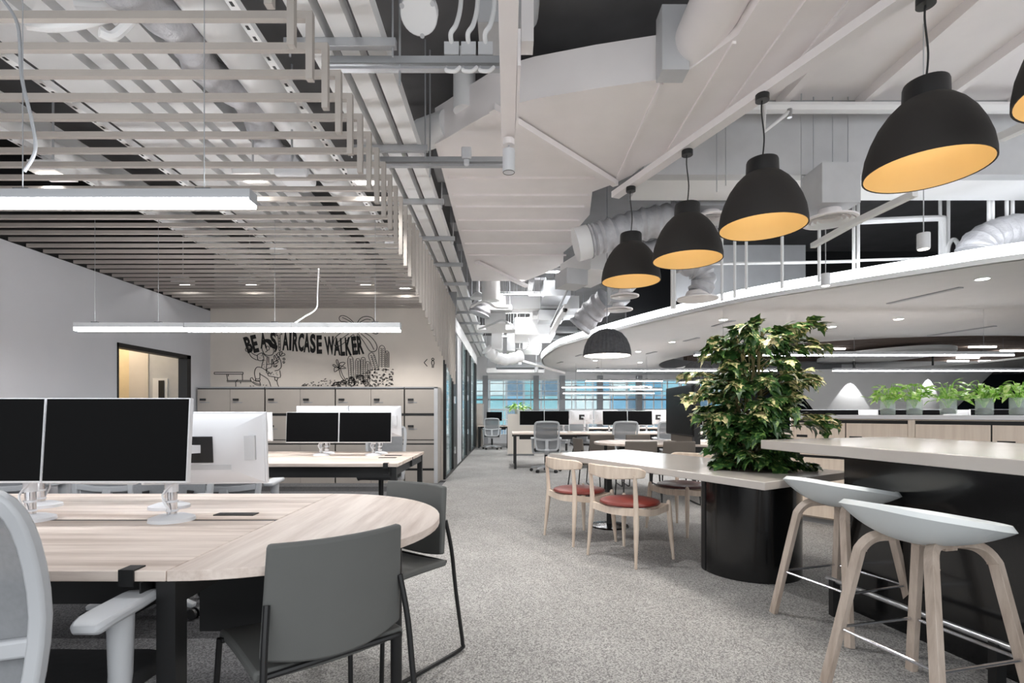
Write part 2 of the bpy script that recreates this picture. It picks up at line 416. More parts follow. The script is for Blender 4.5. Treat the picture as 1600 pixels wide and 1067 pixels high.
# --- curved dropped ceiling with a round opening and a lit rim
ZD = 2.6
rim = [(850, 558), (872, 543), (900, 534), (940, 523), (998, 508), (1097, 485), (1181, 468), (1340, 443), (1453, 426), (1600, 405)]
rp = [PZ(x, y, ZD) for x, y in rim]
rp = smoothpath([Vector((1.98, 17.8, ZD)), Vector((1.25, 16.1, ZD)), Vector((.98, 14.6, ZD))] + rp + [Vector((6.1, 4.1, ZD)), Vector((8, 3.6, ZD))], 5)
outer = [(p.x, p.y) for p in rp] + [(18.6, 3.6), (18.6, 19.25), (4, 19.4)]
def ring_slab(outer, inner, z0, z1):
    bm = bmesh.new()
    for loop in (outer, inner):
        vv = [bm.verts.new((x, y, z0)) for x, y in loop]
        for i in range(len(vv)): bm.edges.new((vv[i], vv[(i + 1) % len(vv)]))
    bmesh.ops.triangle_fill(bm, use_beauty=True, edges=bm.edges[:], normal=(0, 0, -1))
    r = bmesh.ops.extrude_face_region(bm, geom=bm.faces[:])
    for v in r['geom']:
        if isinstance(v, bmesh.types.BMVert): v.co.z = z1
    bmesh.ops.recalc_face_normals(bm, faces=bm.faces[:])
    mb = MB(); bm.verts.index_update()
    mb.add([v.co for v in bm.verts], [[v.index for v in f.verts] for f in bm.faces]); bm.free(); return mb
hole = arc(9, 14.3, 4.65, 0, 360, 60)[:-1]
disc = struct(ring_slab(outer, hole, ZD, ZD + .05), 'ceiling_dropped', M['discw'])
disc['label'] = 'curved white dropped ceiling with a round opening and a glowing rim'
led = [Vector((p.x, p.y, ZD + .11)) for p in rp]
MB().sweep(led, (0, 0, 1), .05, .10).build('cove_light', M['cove'], disc)
MB().sweep([p + Vector((0, 0, -.085)) for p in led], (0, 0, 1), .06, .05).build('rim_trim', M['white'], disc)
# inside the round opening
rw = MB()
hl = arc(9, 14.3, 4.65, 55, 305, 60)
rw.sweep([Vector((x, y, 2.80)) for x, y in hl], (0, 0, 1), .05, .38)
MBk = rw.build('ring_wall', M['mgrey'], disc)
oc = struct(MB().bx(4, 18.5, 9.75, 19.2, 3.3, 3.36), 'ceiling_opening', M['void'])
for i in range(46):
    if i == 0: sm = MB().bx(0, 11.5, 0, .07, 0, .28).mesh('slat', M['slat'])
    o = bpy.data.objects.new('slat', sm); COL.objects.link(o); o.parent = oc; o.location = (6.3, 10.4 + i * .18, 3.02)
od = struct(MB().prism([(11.2 + 2.2 * math.cos(a / 40 * 6.283) * .62, 15.6 + 2.2 * math.sin(a / 40 * 6.283)) for a in range(40)], 2.84, 2.93), 'ceiling_inner_disc', M['white'])
# funnel-like feature wall beyond the opening
def feat(u, v):
    z = 0 + 2.62 * v
    xl = 10.6 - 1.55 * (v ** 1.5); xr = 14.2 + 1.9 * (v ** .9)
    xl = PZ(1290, 600, 1.9).x * 0 + (1290 - CX) / F * 17 - 1.15 * max(0, (v - .45)) / .55 - .0
    xr = (1500 - CX) / F * 17 + 1.5 * max(0, (v - .45)) / .55
    x = xl + (xr - xl) * u
    return (x, 17 + .9 * ((u - .5) * 2) ** 2 * .6 + .35 * math.sin(u * 9.4) * 0, z)
fw = MB().grid(lambda u, v: feat(u, v), 24, 10, -.12)
struct(fw, 'wall_feature', M['white'])
for px in (1330, 1452):
    x = (px - CX) / F * 16.9
    t = thing('wall_washer', 'small black wall washer spotlight above the curved white feature wall', 'spotlight', (x, 16.76, 2.52), 0, 'wall washers at the feature wall')
    MB().cyl((0, 0, .5), (0, 0, -.02), .03, n=12).build('housing', M['black'], t)
    sl = bpy.data.lights.new('washer', 'SPOT'); sl.energy = 45; sl.spot_size = R(60); sl.spot_blend = .12; sl.shadow_soft_size = .02
    so = bpy.data.objects.new('washer_light', sl); COL.objects.link(so); so.parent = t; so.location = (0, 0, -.04); so.rotation_euler = (R(6), 0, 0)
# recessed fittings in the dropped ceiling
for i, (x, y, L_) in enumerate(((1130, 505, .55), (1080, 530, .5), (1018, 551, .45), (972, 557, .5), (905, 555, .4), (1225, 513, .8), (1441, 462, .9), (1500, 517, 1.1), (875, 566, .4))):
    p = PZ(x, y, ZD)
    d = MB().box((0, 0, -.006), (.07, L_, .014)).build('slot_diffuser', M['mgrey'], disc); d.location = p; d.rotation_euler = (0, 0, R(12))
for x, y in ((1130, 499), (1050, 534), (997, 549), (1404, 498), (1535, 435), (1000, 566), (930, 563), (1300, 510)):
    p = PZ(x, y, ZD)
    t = thing('downlight', 'small round downlight recessed in the curved dropped ceiling', 'light', p, 0, 'downlights in the dropped ceiling')
    MB().lathe([(.07, 0), (.075, -.006), (.06, -.01)], 16).build('trim_ring', M['white'], t)
    MB().lathe([(0, -.008), (.06, -.008), (.06, .0)], 16).build('lens', M['down'], t)
    lamp(t, (0, 0, -.03), 80)
for x, y in ((1465, 544), (1535, 542), (1512, 559), (1583, 548), (1497, 564), (1546, 564), (1262, 546), (1300, 545)):
    p = PZ(x, y, 3.0)
    t = thing('slot_light', 'short bright slot light between the brown ceiling slats', 'light', p, 0, 'slot lights in the slatted opening')
    MB().bx(-.35, .35, -.05, .05, -.02, .02).build('lens', M['down'], t)

# ================================================================== CEILING SERVICES
# --- taupe baffles over the desks: a long bar with a drop at its free end
ys = [1.75 + .2 * i for i in range(36)]
XB = -.88
for y in ys:
    zb = 2.68 - .06 * max(0, y - 2.0) if y < 3.9 else 2.566 - max(0, (y - 3.9)) * .19
    m = MB().bx(WX + .02, XB, y - .015, y + .015, 2.93, 2.965)
    m.bx(XB - .03, XB, y - .015, y + .015, zb, 2.93)
    tag(m.build('ceiling_baffle', M['baffle']), 'long taupe ceiling baffle bar with a square drop at its free end', 'ceiling baffle', 'taupe ceiling baffles above the desks')
# --- three parallel white cable trunks
tw = (-1.17, -1.04), (-.99, -.88), (-.83, -.72)
for a, b in tw:
    tag(MB().bx(a, b, 1.6, 19.8, 3.30, 3.40).build('cable_duct', M['white']), 'long white metal cable trunk running beside the baffle drops', 'cable trunk', 'parallel white cable trunks over the corridor')
for i, yy in enumerate((2.98, 4.16, 5.2, 6.3, 7.4, 8.5, 9.6, 10.9, 12.2, 13.8, 15.5)):
    t = thing('trapeze_hanger', 'zinc strut hanger carrying the white cable trunks', 'hanger', (0, yy, 0), 0, 'strut hangers under the cable trunks')
    MB().bx(-1.28, -.64, -.02, .02, 3.25, 3.298).build('strut', M['zinc'], t)
    for xx in (-1.25, -.66):
        MB().cyl((xx, 0, 3.2), (xx, 0, 4.15), .006, n=6).build('rod', M['zinc'], t)
for i, yy in enumerate((3.08, 4.28)):
    t = thing('cross_strut', ('zinc cross strut beside the grey junction boxes', 'zinc cross strut carrying the small white sensor box')[i], 'strut', (0, yy, 0))
    MB().bx(-1.1, -.02, -.02, .02, 3.22, 3.262).build('strut', M['zinc'], t)
    MB().bx(-1.1, -.02, -.02, .02, 3.185, 3.20).build('lower_lip', M['zinc'], t)
    MB().cyl((-.64, 0, 3.1), (-.64, 0, 4.15), .007, n=6).build('rod', M['zinc'], t)
for i in range(3):
    x = -.33 + i * .1
    t = thing('junction_box', 'small grey junction box with white conduit on the cross strut', 'junction box', (x, 3.08, 3.264), 0, 'junction boxes on the cross strut')
    MB().bx(-.043, .043, -.03, .05, 0, .075).build('body', M['lgrey'], t)
    MB().tube(smoothpath([(0, -.02, .07), (.0, -.06, .10), (.03, -.05, .16), (.05, 0, .3), (.05, .1, .55)]), .014, 8).build('conduit', M['white'], t)
    MB().tube(smoothpath([(-.03, 0, -.06), (-.03, -.02, -.09), (.02, -.03, -.10), (.05, -.02, -.07)]), .011, 8).build('conduit_loop', M['white'], t)
# --- services seen through the baffles
for i, (a, b, z) in enumerate(((-3.28, -2.92, 3.56), (-2.84, -2.72, 3.56), (-2.64, -2.52, 3.56), (-2.44, -2.28, 3.56), (-4.45, -4.1, 3.6))):
    tag(MB().bx(a, b, 1.5, 8.9, z, z + .16).build('service_duct', M['white']), 'white service trunk running above the taupe baffles', 'cable trunk', 'white service trunks above the baffles')
for x in (-3.72, -2.9, -1.38):
    t = thing('slotted_channel', 'white slotted strut channel above the taupe baffles', 'strut', (x, 0, 3.2), 0, 'slotted channels above the baffles')
    MB().bx(-.025, .025, 1.5, 8.9, 0, .045).build('channel', M['white'], t)
    s = MB()
    for k in range(92): s.bx(-.008, .008, 1.54 + k * .08, 1.57 + k * .08, -.0015, .001)
    s.build('slots', M['black'], t)
tag(MB().cyl((-1.72, 1.4, 3.5), (-1.72, 8.9, 3.5), .14, n=20).build('round_duct', M['white']), 'straight white round duct above the taupe baffles', 'duct')
tag(MB().cyl((-3.95, 1.4, 3.45), (-3.95, 8.9, 3.45), .07, n=14).build('round_duct', M['white']), 'thin white round pipe above the taupe baffles by the wall', 'pipe')
fl = [Vector((-1.98 + .05 * math.sin(i * .7), 1.9 + i * .1, 3.42 - .05 * math.sin(i * .25))) for i in range(32)]
tag(MB().tube(fl, [.105 + .012 * math.sin(i * 2.6) for i in range(32)], 16).build('flexible_duct', M['foil']), 'crumpled flexible duct lying above the taupe baffles', 'duct')
for pts in ([(.02, 9, 2.35), (1, 10, 2.35)],):
    pass
def hose(name, label, pts, r, m='white', cat='conduit', group=None):
    return tag(MB().tube(smoothpath(pts), r, 8).build(name, M[m]), label, cat, group)
hose('white_conduit', 'curved white conduit hose looping above the baffles by the corner', [P(120, 8, 2.8), P(170, 10, 2.8), P(200, 2, 2.85), P(215, 16, 2.8), P(180, 55, 2.75), P(155, 50, 2.7)], .025)
hose('white_conduit', 'long sagging white conduit hose above the baffles', [P(40, 38, 2.7), P(80, 42, 2.75), P(130, 36, 2.8), P(190, 20, 2.85)], .028)
for x, y in ((83, 275), (395, 280), (570, 283), (286, 443), (390, 443), (570, 443), (632, 449), (424, 476), (540, 476), (628, 476)):
    p = PZ(x, y, 3.05)
    t = thing('recessed_downlight', 'white square downlight glowing above the taupe baffles', 'light', p, 0, 'square downlights above the baffles')
    MB().bx(-.11, .11, -.11, .11, 0, .08).build('housing', M['white'], t)
    MB().bx(-.075, .075, -.05, .05, -.006, 0).build('lens', M['down'], t)
    MB().cyl((0, 0, .08), (0, 0, 4.14 - p.z), .008, n=6).build('rod', M['zinc'], t)
    if p.x > -4.0: lamp(t, (0, 0, -.03), 42)
for x, y in ((436, 397), (615, 387)):
    p = PZ(x, y, 3.0)
    tag(MB().lathe([(0, .05), (.1, .05), (.1, 0), (.07, -.02), (0, -.02)], 18, p).build('smoke_detector', M['white']), 'round white smoke detector among the taupe baffles', 'smoke detector', 'smoke detectors among the baffles')
t = thing('access_point', 'white rectangular access point hung among the baffles', 'access point', P(462, 276, 4.0))
MB().box((0, 0, 0), (.25, .22, .07), 0).build('body', M['gloss'], t, bevel=.02)
MB().cyl((-.05, .05, .03), (-.05, .05, .9), .008, n=6).build('rod', M['zinc'], t)
# --- round luminaire near the dark slab
t = thing('round_fitting', 'round white drum fitting hanging below the dark slab', 'fitting', P(655, 22, 2.95))
ax = Vector((0, -.55, -.83)).normalized()
MB().cyl(-ax * .06, ax * .02, .105, n=28).build('drum', M['white'], t, bevel=.006)
MB().cyl(-ax * .06, (0, .25, .74), .012, n=8).build('stem', M['zinc'], t)
for k in range(3):
    a = k * 2.1 + .4; s_ = ax.orthogonal().normalized(); q = s_ * math.cos(a) + ax.cross(s_) * math.sin(a)
    MB().cyl(q * .1 + ax * .021, q * .1 - ax * .05, .014, n=8).build('clip', M['lgrey'], t)
# --- centre beam with a cylinder spotlight at its end
cb = thing('track_beam', 'white hollow beam running towards the windows with a small plate', 'beam', (0, 0, 3.15))
MB().bx(-.045, .055, 1.2, 3.9, 0, .09).build('beam', M['whitew'], cb, bevel=.004)
MB().bx(.057, .075, 2.95, 3.7, -.02, .19).build('side_plate', M['whitew'], cb)
for yy in (2.0, 3.4): MB().cyl((.005, yy, .09), (.005, yy, .92), .006, n=6).build('rod', M['zinc'], cb)
t = thing('cylinder_spotlight', 'white cylinder spotlight with black mouth hanging under the beam end', 'spotlight', P(795, 252, 3.75))
MB().cyl((0, 0, -.08), (0, 0, .08), .045, n=24).build('housing', M['gloss'], t)
MB().lathe([(.043, -.082), (.04, -.083), (.036, -.06), (0, -.05)], 20).build('baffle_ring', M['black'], t)
MB().cyl((0, 0, .08), (0, 0, .13), .005, n=6).build('stem', M['steel'], t)
MB().cyl((0, 0, .115), (0, 0, .16), .04, n=20).build('canopy', M['whitew'], t)
lamp(t, (0, 0, -.09), 48, 120)
t = thing('sensor_box', 'small white sensor clipped under the cross strut', 'sensor', P(729, 243, 4.26))
MB().bx(-.04, .04, -.03, .03, -.03, .06).build('body', M['gloss'], t, bevel=.008)
MB().bx(-.022, .022, -.02, .02, -.085, -.03).build('eye', M['gloss'], t, bevel=.012)
# --- big white plenum duct with seams
poly = [(-.62, 4.43), (-.5, 4.32), (-.3, 4.12), (-.06, 3.9), (.2, 3.79), (.62, 3.67), (1.05, 3.57), (1.2, 3.5), (1.4, 3.15), (1.42, 1.8), (2.75, 1.8), (2.24, 2.9), (1.82, 3.85), (1.45, 4.6), (1.26, 4.83), (1.2, 5.0), (1.06, 5.2), (.88, 5.38), (.95, 6.0), (.88, 6.4), (.93, 6.9), (.8, 7.4), (.86, 8.0), (.62, 8.5), (.3, 9.0), (-.62, 9.0)]
dz = thing('plenum_duct', 'huge flat white plenum duct with folded seams under the dark slab', 'duct', (0, 0, 3.45))
MB().prism(poly, 0, .31).build('body', M['whitew'], dz)
for xx, y0, y1 in ((1.07, 3.6, 5.15), (1.4, 3.2, 4.62), (1.66, 1.9, 4.1), (1.9, 1.9, 3.5), (2.1, 1.9, 3.05)):
    MB().bx(xx - .012, xx + .012, y0, y1, -.018, 0).build('seam', M['whitew'], dz)
for yy in (5.05, 5.45, 5.75, 6.15, 6.5, 7.0, 7.5):
    MB().bx(-.58, .85, yy - .014, yy + .014, -.018, 0).build('seam', M['whitew'], dz)
for k, (yy, hh) in enumerate(((4.9, .3), (5.5, .28), (6.3, .3), (7.1, .26))):
    MB().bx(-.70, -.62, yy, yy + .3, .02, .02 + hh).build('flange', M['mgrey'], dz)
MB().bx(1.02, 1.2, 3.42, 3.56, -.03, .4).build('collar', M['lgrey'], dz)
MB().cyl((1.27, 3.55, .17), (1.27, 1.7, .22), .165, n=28).build('branch_pipe', M['whitew'], dz)
MB().cyl((-.35, 4.2, .15), (-.35, 4.2, .62), .09, n=20).build('riser', M['white'], dz)
MB().cyl((-.75, 4.55, .14), (-.5, 4.4, .14), .13, n=20).build('stub', M['white'], dz)
b0, b1 = PZ(768, 168, 3.41), PZ(962, 287, 3.41)
tag(MB().sweep([b0, b1], (0, 0, 1), .06, .05).build('brace_bar', M['whitew']), 'white diagonal brace bar below the plenum duct', 'brace')
b0, b1 = PZ(745, 410, 3.4), PZ(823, 447, 3.4)
tag(MB().sweep([b0, b1], (0, 0, 1), .07, .05).build('brace_bar', M['whitew']), 'short white brace bar at the far end of the plenum duct', 'brace')
t = thing('fan_unit', 'grey painted fan unit with rounded end hung above the centre beam', 'fan unit', (-.08, 3.62, 3.77))
MB().bx(-.12, .12, -.15, .3, 0, .37).build('casing', M['lgrey'], t)
MB().lathe([(0, 0), (.1, .02), (.17, .1), (.18, .2), (.18, .34)], 20, (.12, -.05, 0)).build('drum', M['lgrey'], t)
MB().bx(.17, .25, -.25, -.12, -.2, .12).build('bracket', M['whitew'], t)
# --- pendant rail
rail_a, rail_b = Vector((1.09, 5.25, 3.36)), Vector((2.8, 1.0, 3.36))
tag(MB().sweep([rail_a, rail_b], (0, 0, 1), .09, .06).build('lamp_rail', M['whitew']), 'long white rail carrying the row of dark pendant lamps', 'rail')
# --- pipework on the bulkhead
hose('fire_pipe', 'horizontal white pipe along the grey bulkhead', [(1.95, 4.70, 3.92), (5, 4.70, 3.92), (9, 4.70, 3.92)], .05, cat='pipe')
t = thing('pipe_bracket', 'white angled pipe bracket at the end of the bulkhead pipe', 'bracket', P(1213, 180, 4.3))
MB().tube([(-.1, 0, .1), (-.1, 0, -.14), (.11, 0, .03)], .018, 8).build('arm', M['white'], t)
MB().cyl((.11, 0, .05), (.11, 0, -.02), .02, n=8).build('clamp', M['steel'], t)
for x, y0, y1, Y in ((1252, 135, 290, 4.75), (1271, 133, 275, 4.8), (1301, 140, 265, 4.8), (1325, 133, 265, 4.8), (1134, 205, 290, 4.8), (1120, 180, 300, 4.8)):
    pb = P(x, y1, Y); pa = Vector((pb.x, pb.y, 4.08))
    tag(MB().cyl(pa, pb, .005, n=6).build('hanger_rod', M['zinc']), 'thin threaded hanger rod in front of the grey bulkhead', 'rod', 'hanger rods at the bulkhead')
# --- supply boxes with round diffusers
def air_box(label, p, s, dr):
    t = thing('air_terminal', label, 'air terminal', p)
    MB().bx(-s, s, -s, s, 0, s * 2.1).build('box', M['lgrey'], t)
    d = MB().lathe([(s * .55, .0), (s * .6, -.05), (dr, -.09), (dr, -.105), (dr * .9, -.11)], 28).build('diffuser', M['whitew'], t)
    for k in range(4):
        q = dr * (.85 - k * .2); MB().lathe([(q, -.112 + .006 * k), (q * .86, -.09)], 28).build('ring', M['white'], d)
    return t
def box_at(label, x, yb, Y, s, dr): return air_box(label, P(x, yb, Y), s, dr)
box_at('white air box with a round ceiling diffuser between the pendant lamps', 1110, 331, 5.75, .18, .27)
box_at('white air box with a wide round diffuser beside the bulkhead', 1296, 328, 4.75, .17, .23)
box_at('small white air box with round diffuser above the dropped ceiling rim', 976, 452, 7.3, .15, .2)
box_at('far white air box with round diffuser above the ribbed felt lamp', 966, 474, 8.0, .15, .22)
def flex(label, pts, r, Mt='foil', n=6, ripple=.09):
    q = smoothpath(pts, n)
    return tag(MB().tube(q, [r * (1 + ripple * math.sin(i * 2.3)) for i in range(len(q))], 18).build('flexible_duct', M[Mt]), label, 'duct')
flex('long wrinkled flexible duct crossing behind the pendant lamps', [P(922, 376, 5.9), P(950, 368, 5.9), P(1000, 352, 5.9), P(1050, 342, 5.85), P(1085, 333, 5.8)], .175, n=8)
flex('second wrinkled flexible duct below the first one', [P(1120, 372, 6.0), P(1060, 385, 6.1), P(1010, 398, 6.2)], .15)
flex('bent flexible duct dropping to a round diffuser', [P(1060, 408, 6.0), P(1090, 420, 6.0), P(1100, 438, 6.0), P(1092, 458, 6.0)], .13)
flex('large bent silver flexible duct resting above the glowing rim', [P(1523, 395, 5.5), P(1530, 382, 5.5), P(1555, 368, 5.5), P(1590, 360, 5.5), P(1660, 356, 5.5)], .17, ripple=.05)
flex('grey flexible duct behind the ribbed felt lamp', [P(905, 512, 8.6), P(925, 488, 8.5), P(948, 468, 8.3)], .2)
t = thing('duct_cap', 'white round duct spigot joining the long flexible duct', 'duct', P(913, 380, 5.95))
MB().cyl((-.1, 0, -.02), (.05, 0, .02), .19, n=24).build('spigot', M['white'], t)
MB().cyl((.05, 0, .02), (.065, 0, .024), .195, n=24).build('seal', M['mgrey'], t)
t = thing('transition_duct', 'sloping white duct below the long flexible duct', 'duct', P(915, 445, 7.0))
MB().box((.1, .2, .28), (.5, .9, .3), R(20)).build('body', M['white'], t)
MB().box((-.22, -.2, .02), (.3, .35, .2), R(20)).build('outlet', M['lgrey'], t)
t = thing('round_diffuser', 'white round diffuser at the end of the bent flexible duct', 'diffuser', P(1090, 462, 6.0))
MB().lathe([(.12, .05), (.14, 0), (.23, -.03), (.23, -.045), (.12, -.05), (0, -.03)], 28).build('cone', M['whitew'], t)
# pipes and hangers in the void over the dropped ceiling
hose('void_pipe', 'long white pipe crossing the void above the glowing rim', [P(1085, 412, 6.7), P(1250, 410, 6.5), P(1340, 408, 6.3)], .02, cat='pipe')
hose('void_pipe', 'white pipe at the dark glazing ending in an elbow', [P(1345, 346, 5.9), P(1462, 341, 5.9), P(1473, 345, 5.9), P(1474, 355, 5.9), P(1474, 420, 5.9)], .035, cat='pipe')
hose('void_pipe', 'thin white pipe just above the glowing rim by the dark glazing', [P(1335, 407, 6.0), P(1470, 403, 6.0)], .016, cat='pipe')
for x, y0, y1 in ((1334, 310, 430), (1341, 308, 428), (1469, 310, 405), (1482, 310, 402), (1545, 312, 372), (1551, 312, 370), (1573, 312, 350), (1582, 312, 350), (1222, 385, 450), (1166, 385, 452), (1148, 425, 465), (1128, 435, 470), (1054, 440, 482), (1050, 440, 482), (1280, 385, 440)):
    YY = 5.5 if x > 1540 else 5.9; q1 = P(x, y1 + (8 if x > 1540 else 0), YY)
    tag(MB().cyl((q1.x, YY, 4.15), (q1.x, YY, q1.z), .017, n=8).build('void_hanger', M['white']), 'vertical white hanger tube above the glowing ceiling rim', 'hanger', 'white hanger tubes in the void')
hose('white_cable', 'looped white cables beside the elbow pipe', [P(1480, 412, 5.85), P(1482, 385, 5.85), P(1490, 374, 5.85), P(1498, 385, 5.85), P(1500, 405, 5.85)], .022)
struct(MB().bx(2.6, 4.6, 8.0, 8.05, 2.9, 3.75), 'wall_void_panel', M['lgrey'])
sr = P(1300, 380, 4.9)
tag(MB().sweep([P(1270, 384, 5.0), P(1340, 345, 4.4), P(1430, 302, 3.9)], (0, 0, 1), .05, .045).build('light_track', M['white']), 'white track slanting below the big pendant lamp', 'light track')
tag(MB().sweep([P(1562, 216, 3.6), P(1640, 180, 3.1)], (0, 0, 1), .07, .05).build('light_track', M['white']), 'short white track behind the largest pendant lamp', 'light track')
for x, yc, yt, Y in ((1290, 437, 372, 5.1), (1443, 377, 300, 3.9)):
    t = thing('cylinder_pendant', 'small white cylinder pendant on a thin cord' + (' below the wide round diffuser' if x < 1300 else ' in front of the dark glazing'), 'pendant lamp', P(x, yc, Y))
    h = .06
    MB().cyl((0, 0, -h), (0, 0, h), .042, n=20).build('shade', M['gloss'], t, bevel=.004)
    MB().cyl((0, 0, h), (0, 0, (3.39 if x < 1300 else 4.08) - P(x, yc, Y).z), .004, n=6).build('cord', M['lgrey'], t)
    MB().lathe([(0, -h - .002), (.036, -h - .002)], 16).build('lens', M['warm'], t)

# --- far clutter of ducts above the corridor
random.seed(11)
def hung(name, label, cat, mb, m, rods, z, group=None):
    t = thing(name, label, cat, group=group); mb.build('casing', M[m], t)
    for x, y in rods: MB().cyl((x, y, z), (x, y, 4.145), .006, n=5).build('rod', M['zinc'], t)
    return t
def dbox(label, x0, y0, x1, y1, Y, dep, m='white', cat='duct', name='far_duct', group=None):
    a, b = P(x0, y0, Y), P(x1, y1, Y); a.z = min(a.z, 4.08)
    return hung(name, label, cat, MB().bx(a.x, b.x, Y, Y + dep, b.z, a.z), m, [(a.x + .04, Y + .05), (b.x - .04, Y + dep - .05)], a.z - .02, group)
dbox('white box duct hanging under the cable trunks past the plenum', 757, 462, 790, 505, 10, .9)
dbox('wide ribbed white duct crossing behind the plenum', 790, 462, 905, 482, 10.6, .5)
dbox('white ledge duct under the ribbed crossing duct', 832, 482, 905, 492, 10.9, .6)
dbox('silver rectangular duct at the end of the plenum', 850, 438, 892, 462, 9.6, .9, 'zinc')
dbox('bright white air handler box in the middle of the far ceiling', 805, 496, 868, 522, 11.4, 1.4)
dbox('grey duct elbow block beside the bright air handler', 842, 484, 880, 500, 10.5, .5, 'lgrey')
dbox('low white air handler over the corridor end', 818, 520, 846, 546, 13.4, 1.2)
dbox('narrow white duct drop over the corridor', 768, 513, 785, 545, 12.4, .7)
dbox('second narrow white duct drop near the glazed partition', 792, 516, 805, 548, 13.0, .7, 'lgrey')
dbox('grey cable tray across the far corridor ceiling', 760, 476, 800, 484, 9.7, .3, 'lgrey')
dbox('flat white duct near the glazed partition top', 745, 508, 806, 515, 11.5, .5)
dbox('flat grey duct over the far corridor', 775, 566, 852, 574, 17.0, .8, 'mgrey')
dbox('long flat white duct over the far windows', 760, 575, 850, 582, 18.6, .8)
t = thing('vertical_duct', 'short white round duct dropping from the plenum end', 'duct', P(767, 445, 9.2))
MB().cyl((0, 0, .35), (0, 0, -.28), .16, n=20).build('pipe', M['white'], t)
t = thing('ceiling_speaker', 'round white ceiling speaker beside the cable trunks', 'speaker', P(747, 464, 9.4))
MB().lathe([(0, .08), (.06, .08), (.14, 0), (.14, -.03), (0, -.03)], 20).build('body', M['white'], t)
MB().cyl((0, 0, .08), (0, 0, .3), .03, n=10).build('stem', M['white'], t)
flex('dark flexible duct end beside the white box duct', [P(748, 492, 9.8), P(752, 478, 9.8), P(745, 470, 9.8)], .2, 'foil')
flex('white flexible duct snaking over the corridor', [P(760, 545, 12.5), P(772, 556, 12.6), P(790, 562, 12.8), P(815, 556, 13)], .14, 'white')
hose('loop_cable', 'grey cable loop hanging beneath the cable trunks', [P(735, 480, 9.2), P(757, 471, 9.2), P(775, 480, 9.2), P(795, 481, 9.2)], .02)
hose('loop_cable', 'drooping cable loop at the far white box duct', [P(748, 514, 9.98), P(770, 506, 9.99), P(785, 500, 9.99), P(800, 508, 9.98)], .018, 'lgrey')
hose('loop_cable', 'white cable loop under the bright air handler', [P(806, 545, 12), P(822, 545, 12), P(826, 535, 12), P(824, 525, 12)], .014)
t = thing('ceiling_track', 'white slotted track sloping over the far corridor', 'track', (0, 0, 0))
MB().sweep([P(886, 478, 8.2), P(872, 500, 9.5), P(861, 522, 11)], (0, 0, 1), .09, .06).build('track', M['white'], t)
MB().sweep([P(884, 482, 8.25), P(882, 485, 8.3)], (0, 0, 1), .05, .064).build('slot', M['black'], t)
tag(MB().sweep([P(892, 441, 8.2), P(860, 510, 9.5)], (0, 0, 1), .03, .03).build('cable_bundle', M['mgrey']), 'dark cable bundle running down to the slotted track', 'cable')
tag(MB().sweep([P(806, 561, 13), P(882, 583, 15)], (0, 0, 1), .06, .05).build('light_track', M['white']), 'white track with hanging spotlights near the far windows', 'light track')
for x, y in ((812, 566), (838, 578), (798, 560)):
    t = thing('track_spotlight', 'tiny white cylinder spotlight near the far windows', 'spotlight', P(x, y, 13.6), 0, 'tiny spotlights near the far windows')
    MB().cyl((0, 0, -.06), (0, 0, .07), .05, n=12).build('housing', M['gloss'], t)
    MB().cyl((0, 0, .07), (0, 0, 4.145 - P(x, y, 13.6).z), .006, n=6).build('stem', M['white'], t)
for i in range(18):
    Y = random.uniform(10, 17); x = random.uniform(-.5, 1.0 + (Y - 9) * .05); z = random.uniform(3.55, 3.95)
    k = i % 3
    if k == 0:
        L_ = random.uniform(.4, 1.1)
        hung('far_duct', 'small grey duct piece in the cluttered far ceiling', 'duct', MB().bx(x, x + L_, Y, Y + .2, z, z + .12), 'lgrey', [(x + .1, Y + .1), (x + L_ - .1, Y + .1)], z + .1, 'small duct pieces in the far ceiling')
    elif k == 1:
        L_ = random.uniform(.5, 1.4)
        hung('far_pipe', 'thin white pipe crossing the far ceiling', 'pipe', MB().cyl((x, Y, z), (x + L_, Y, z), .045, n=10), 'white', [(x + .1, Y), (x + L_ - .1, Y)], z, 'thin pipes in the far ceiling')
    else:
        L_ = random.uniform(1, 2.5)
        hung('far_pipe', 'white pipe running towards the windows in the far ceiling', 'pipe', MB().cyl((x, Y, z), (x, Y + L_, z), .06, n=10), 'white', [(x, Y + .2), (x, Y + L_ - .2)], z, 'pipes running to the windows')
for yy in (9.4, 11.2, 13.2, 15.2, 17.2):
    t = thing('linear_ceiling_light', 'bright linear tube light between the far ducts', 'light', (.35, yy, 3.72), 0, 'tube lights between the far ducts')
    MB().bx(-.6, .6, -.05, .05, 0, .06).build('housing', M['white'], t)
    MB().bx(-.58, .58, -.04, .04, -.012, 0).build('diffuser', M['led'], t)
    lamp(t, (0, 0, -.05), 60, 150)
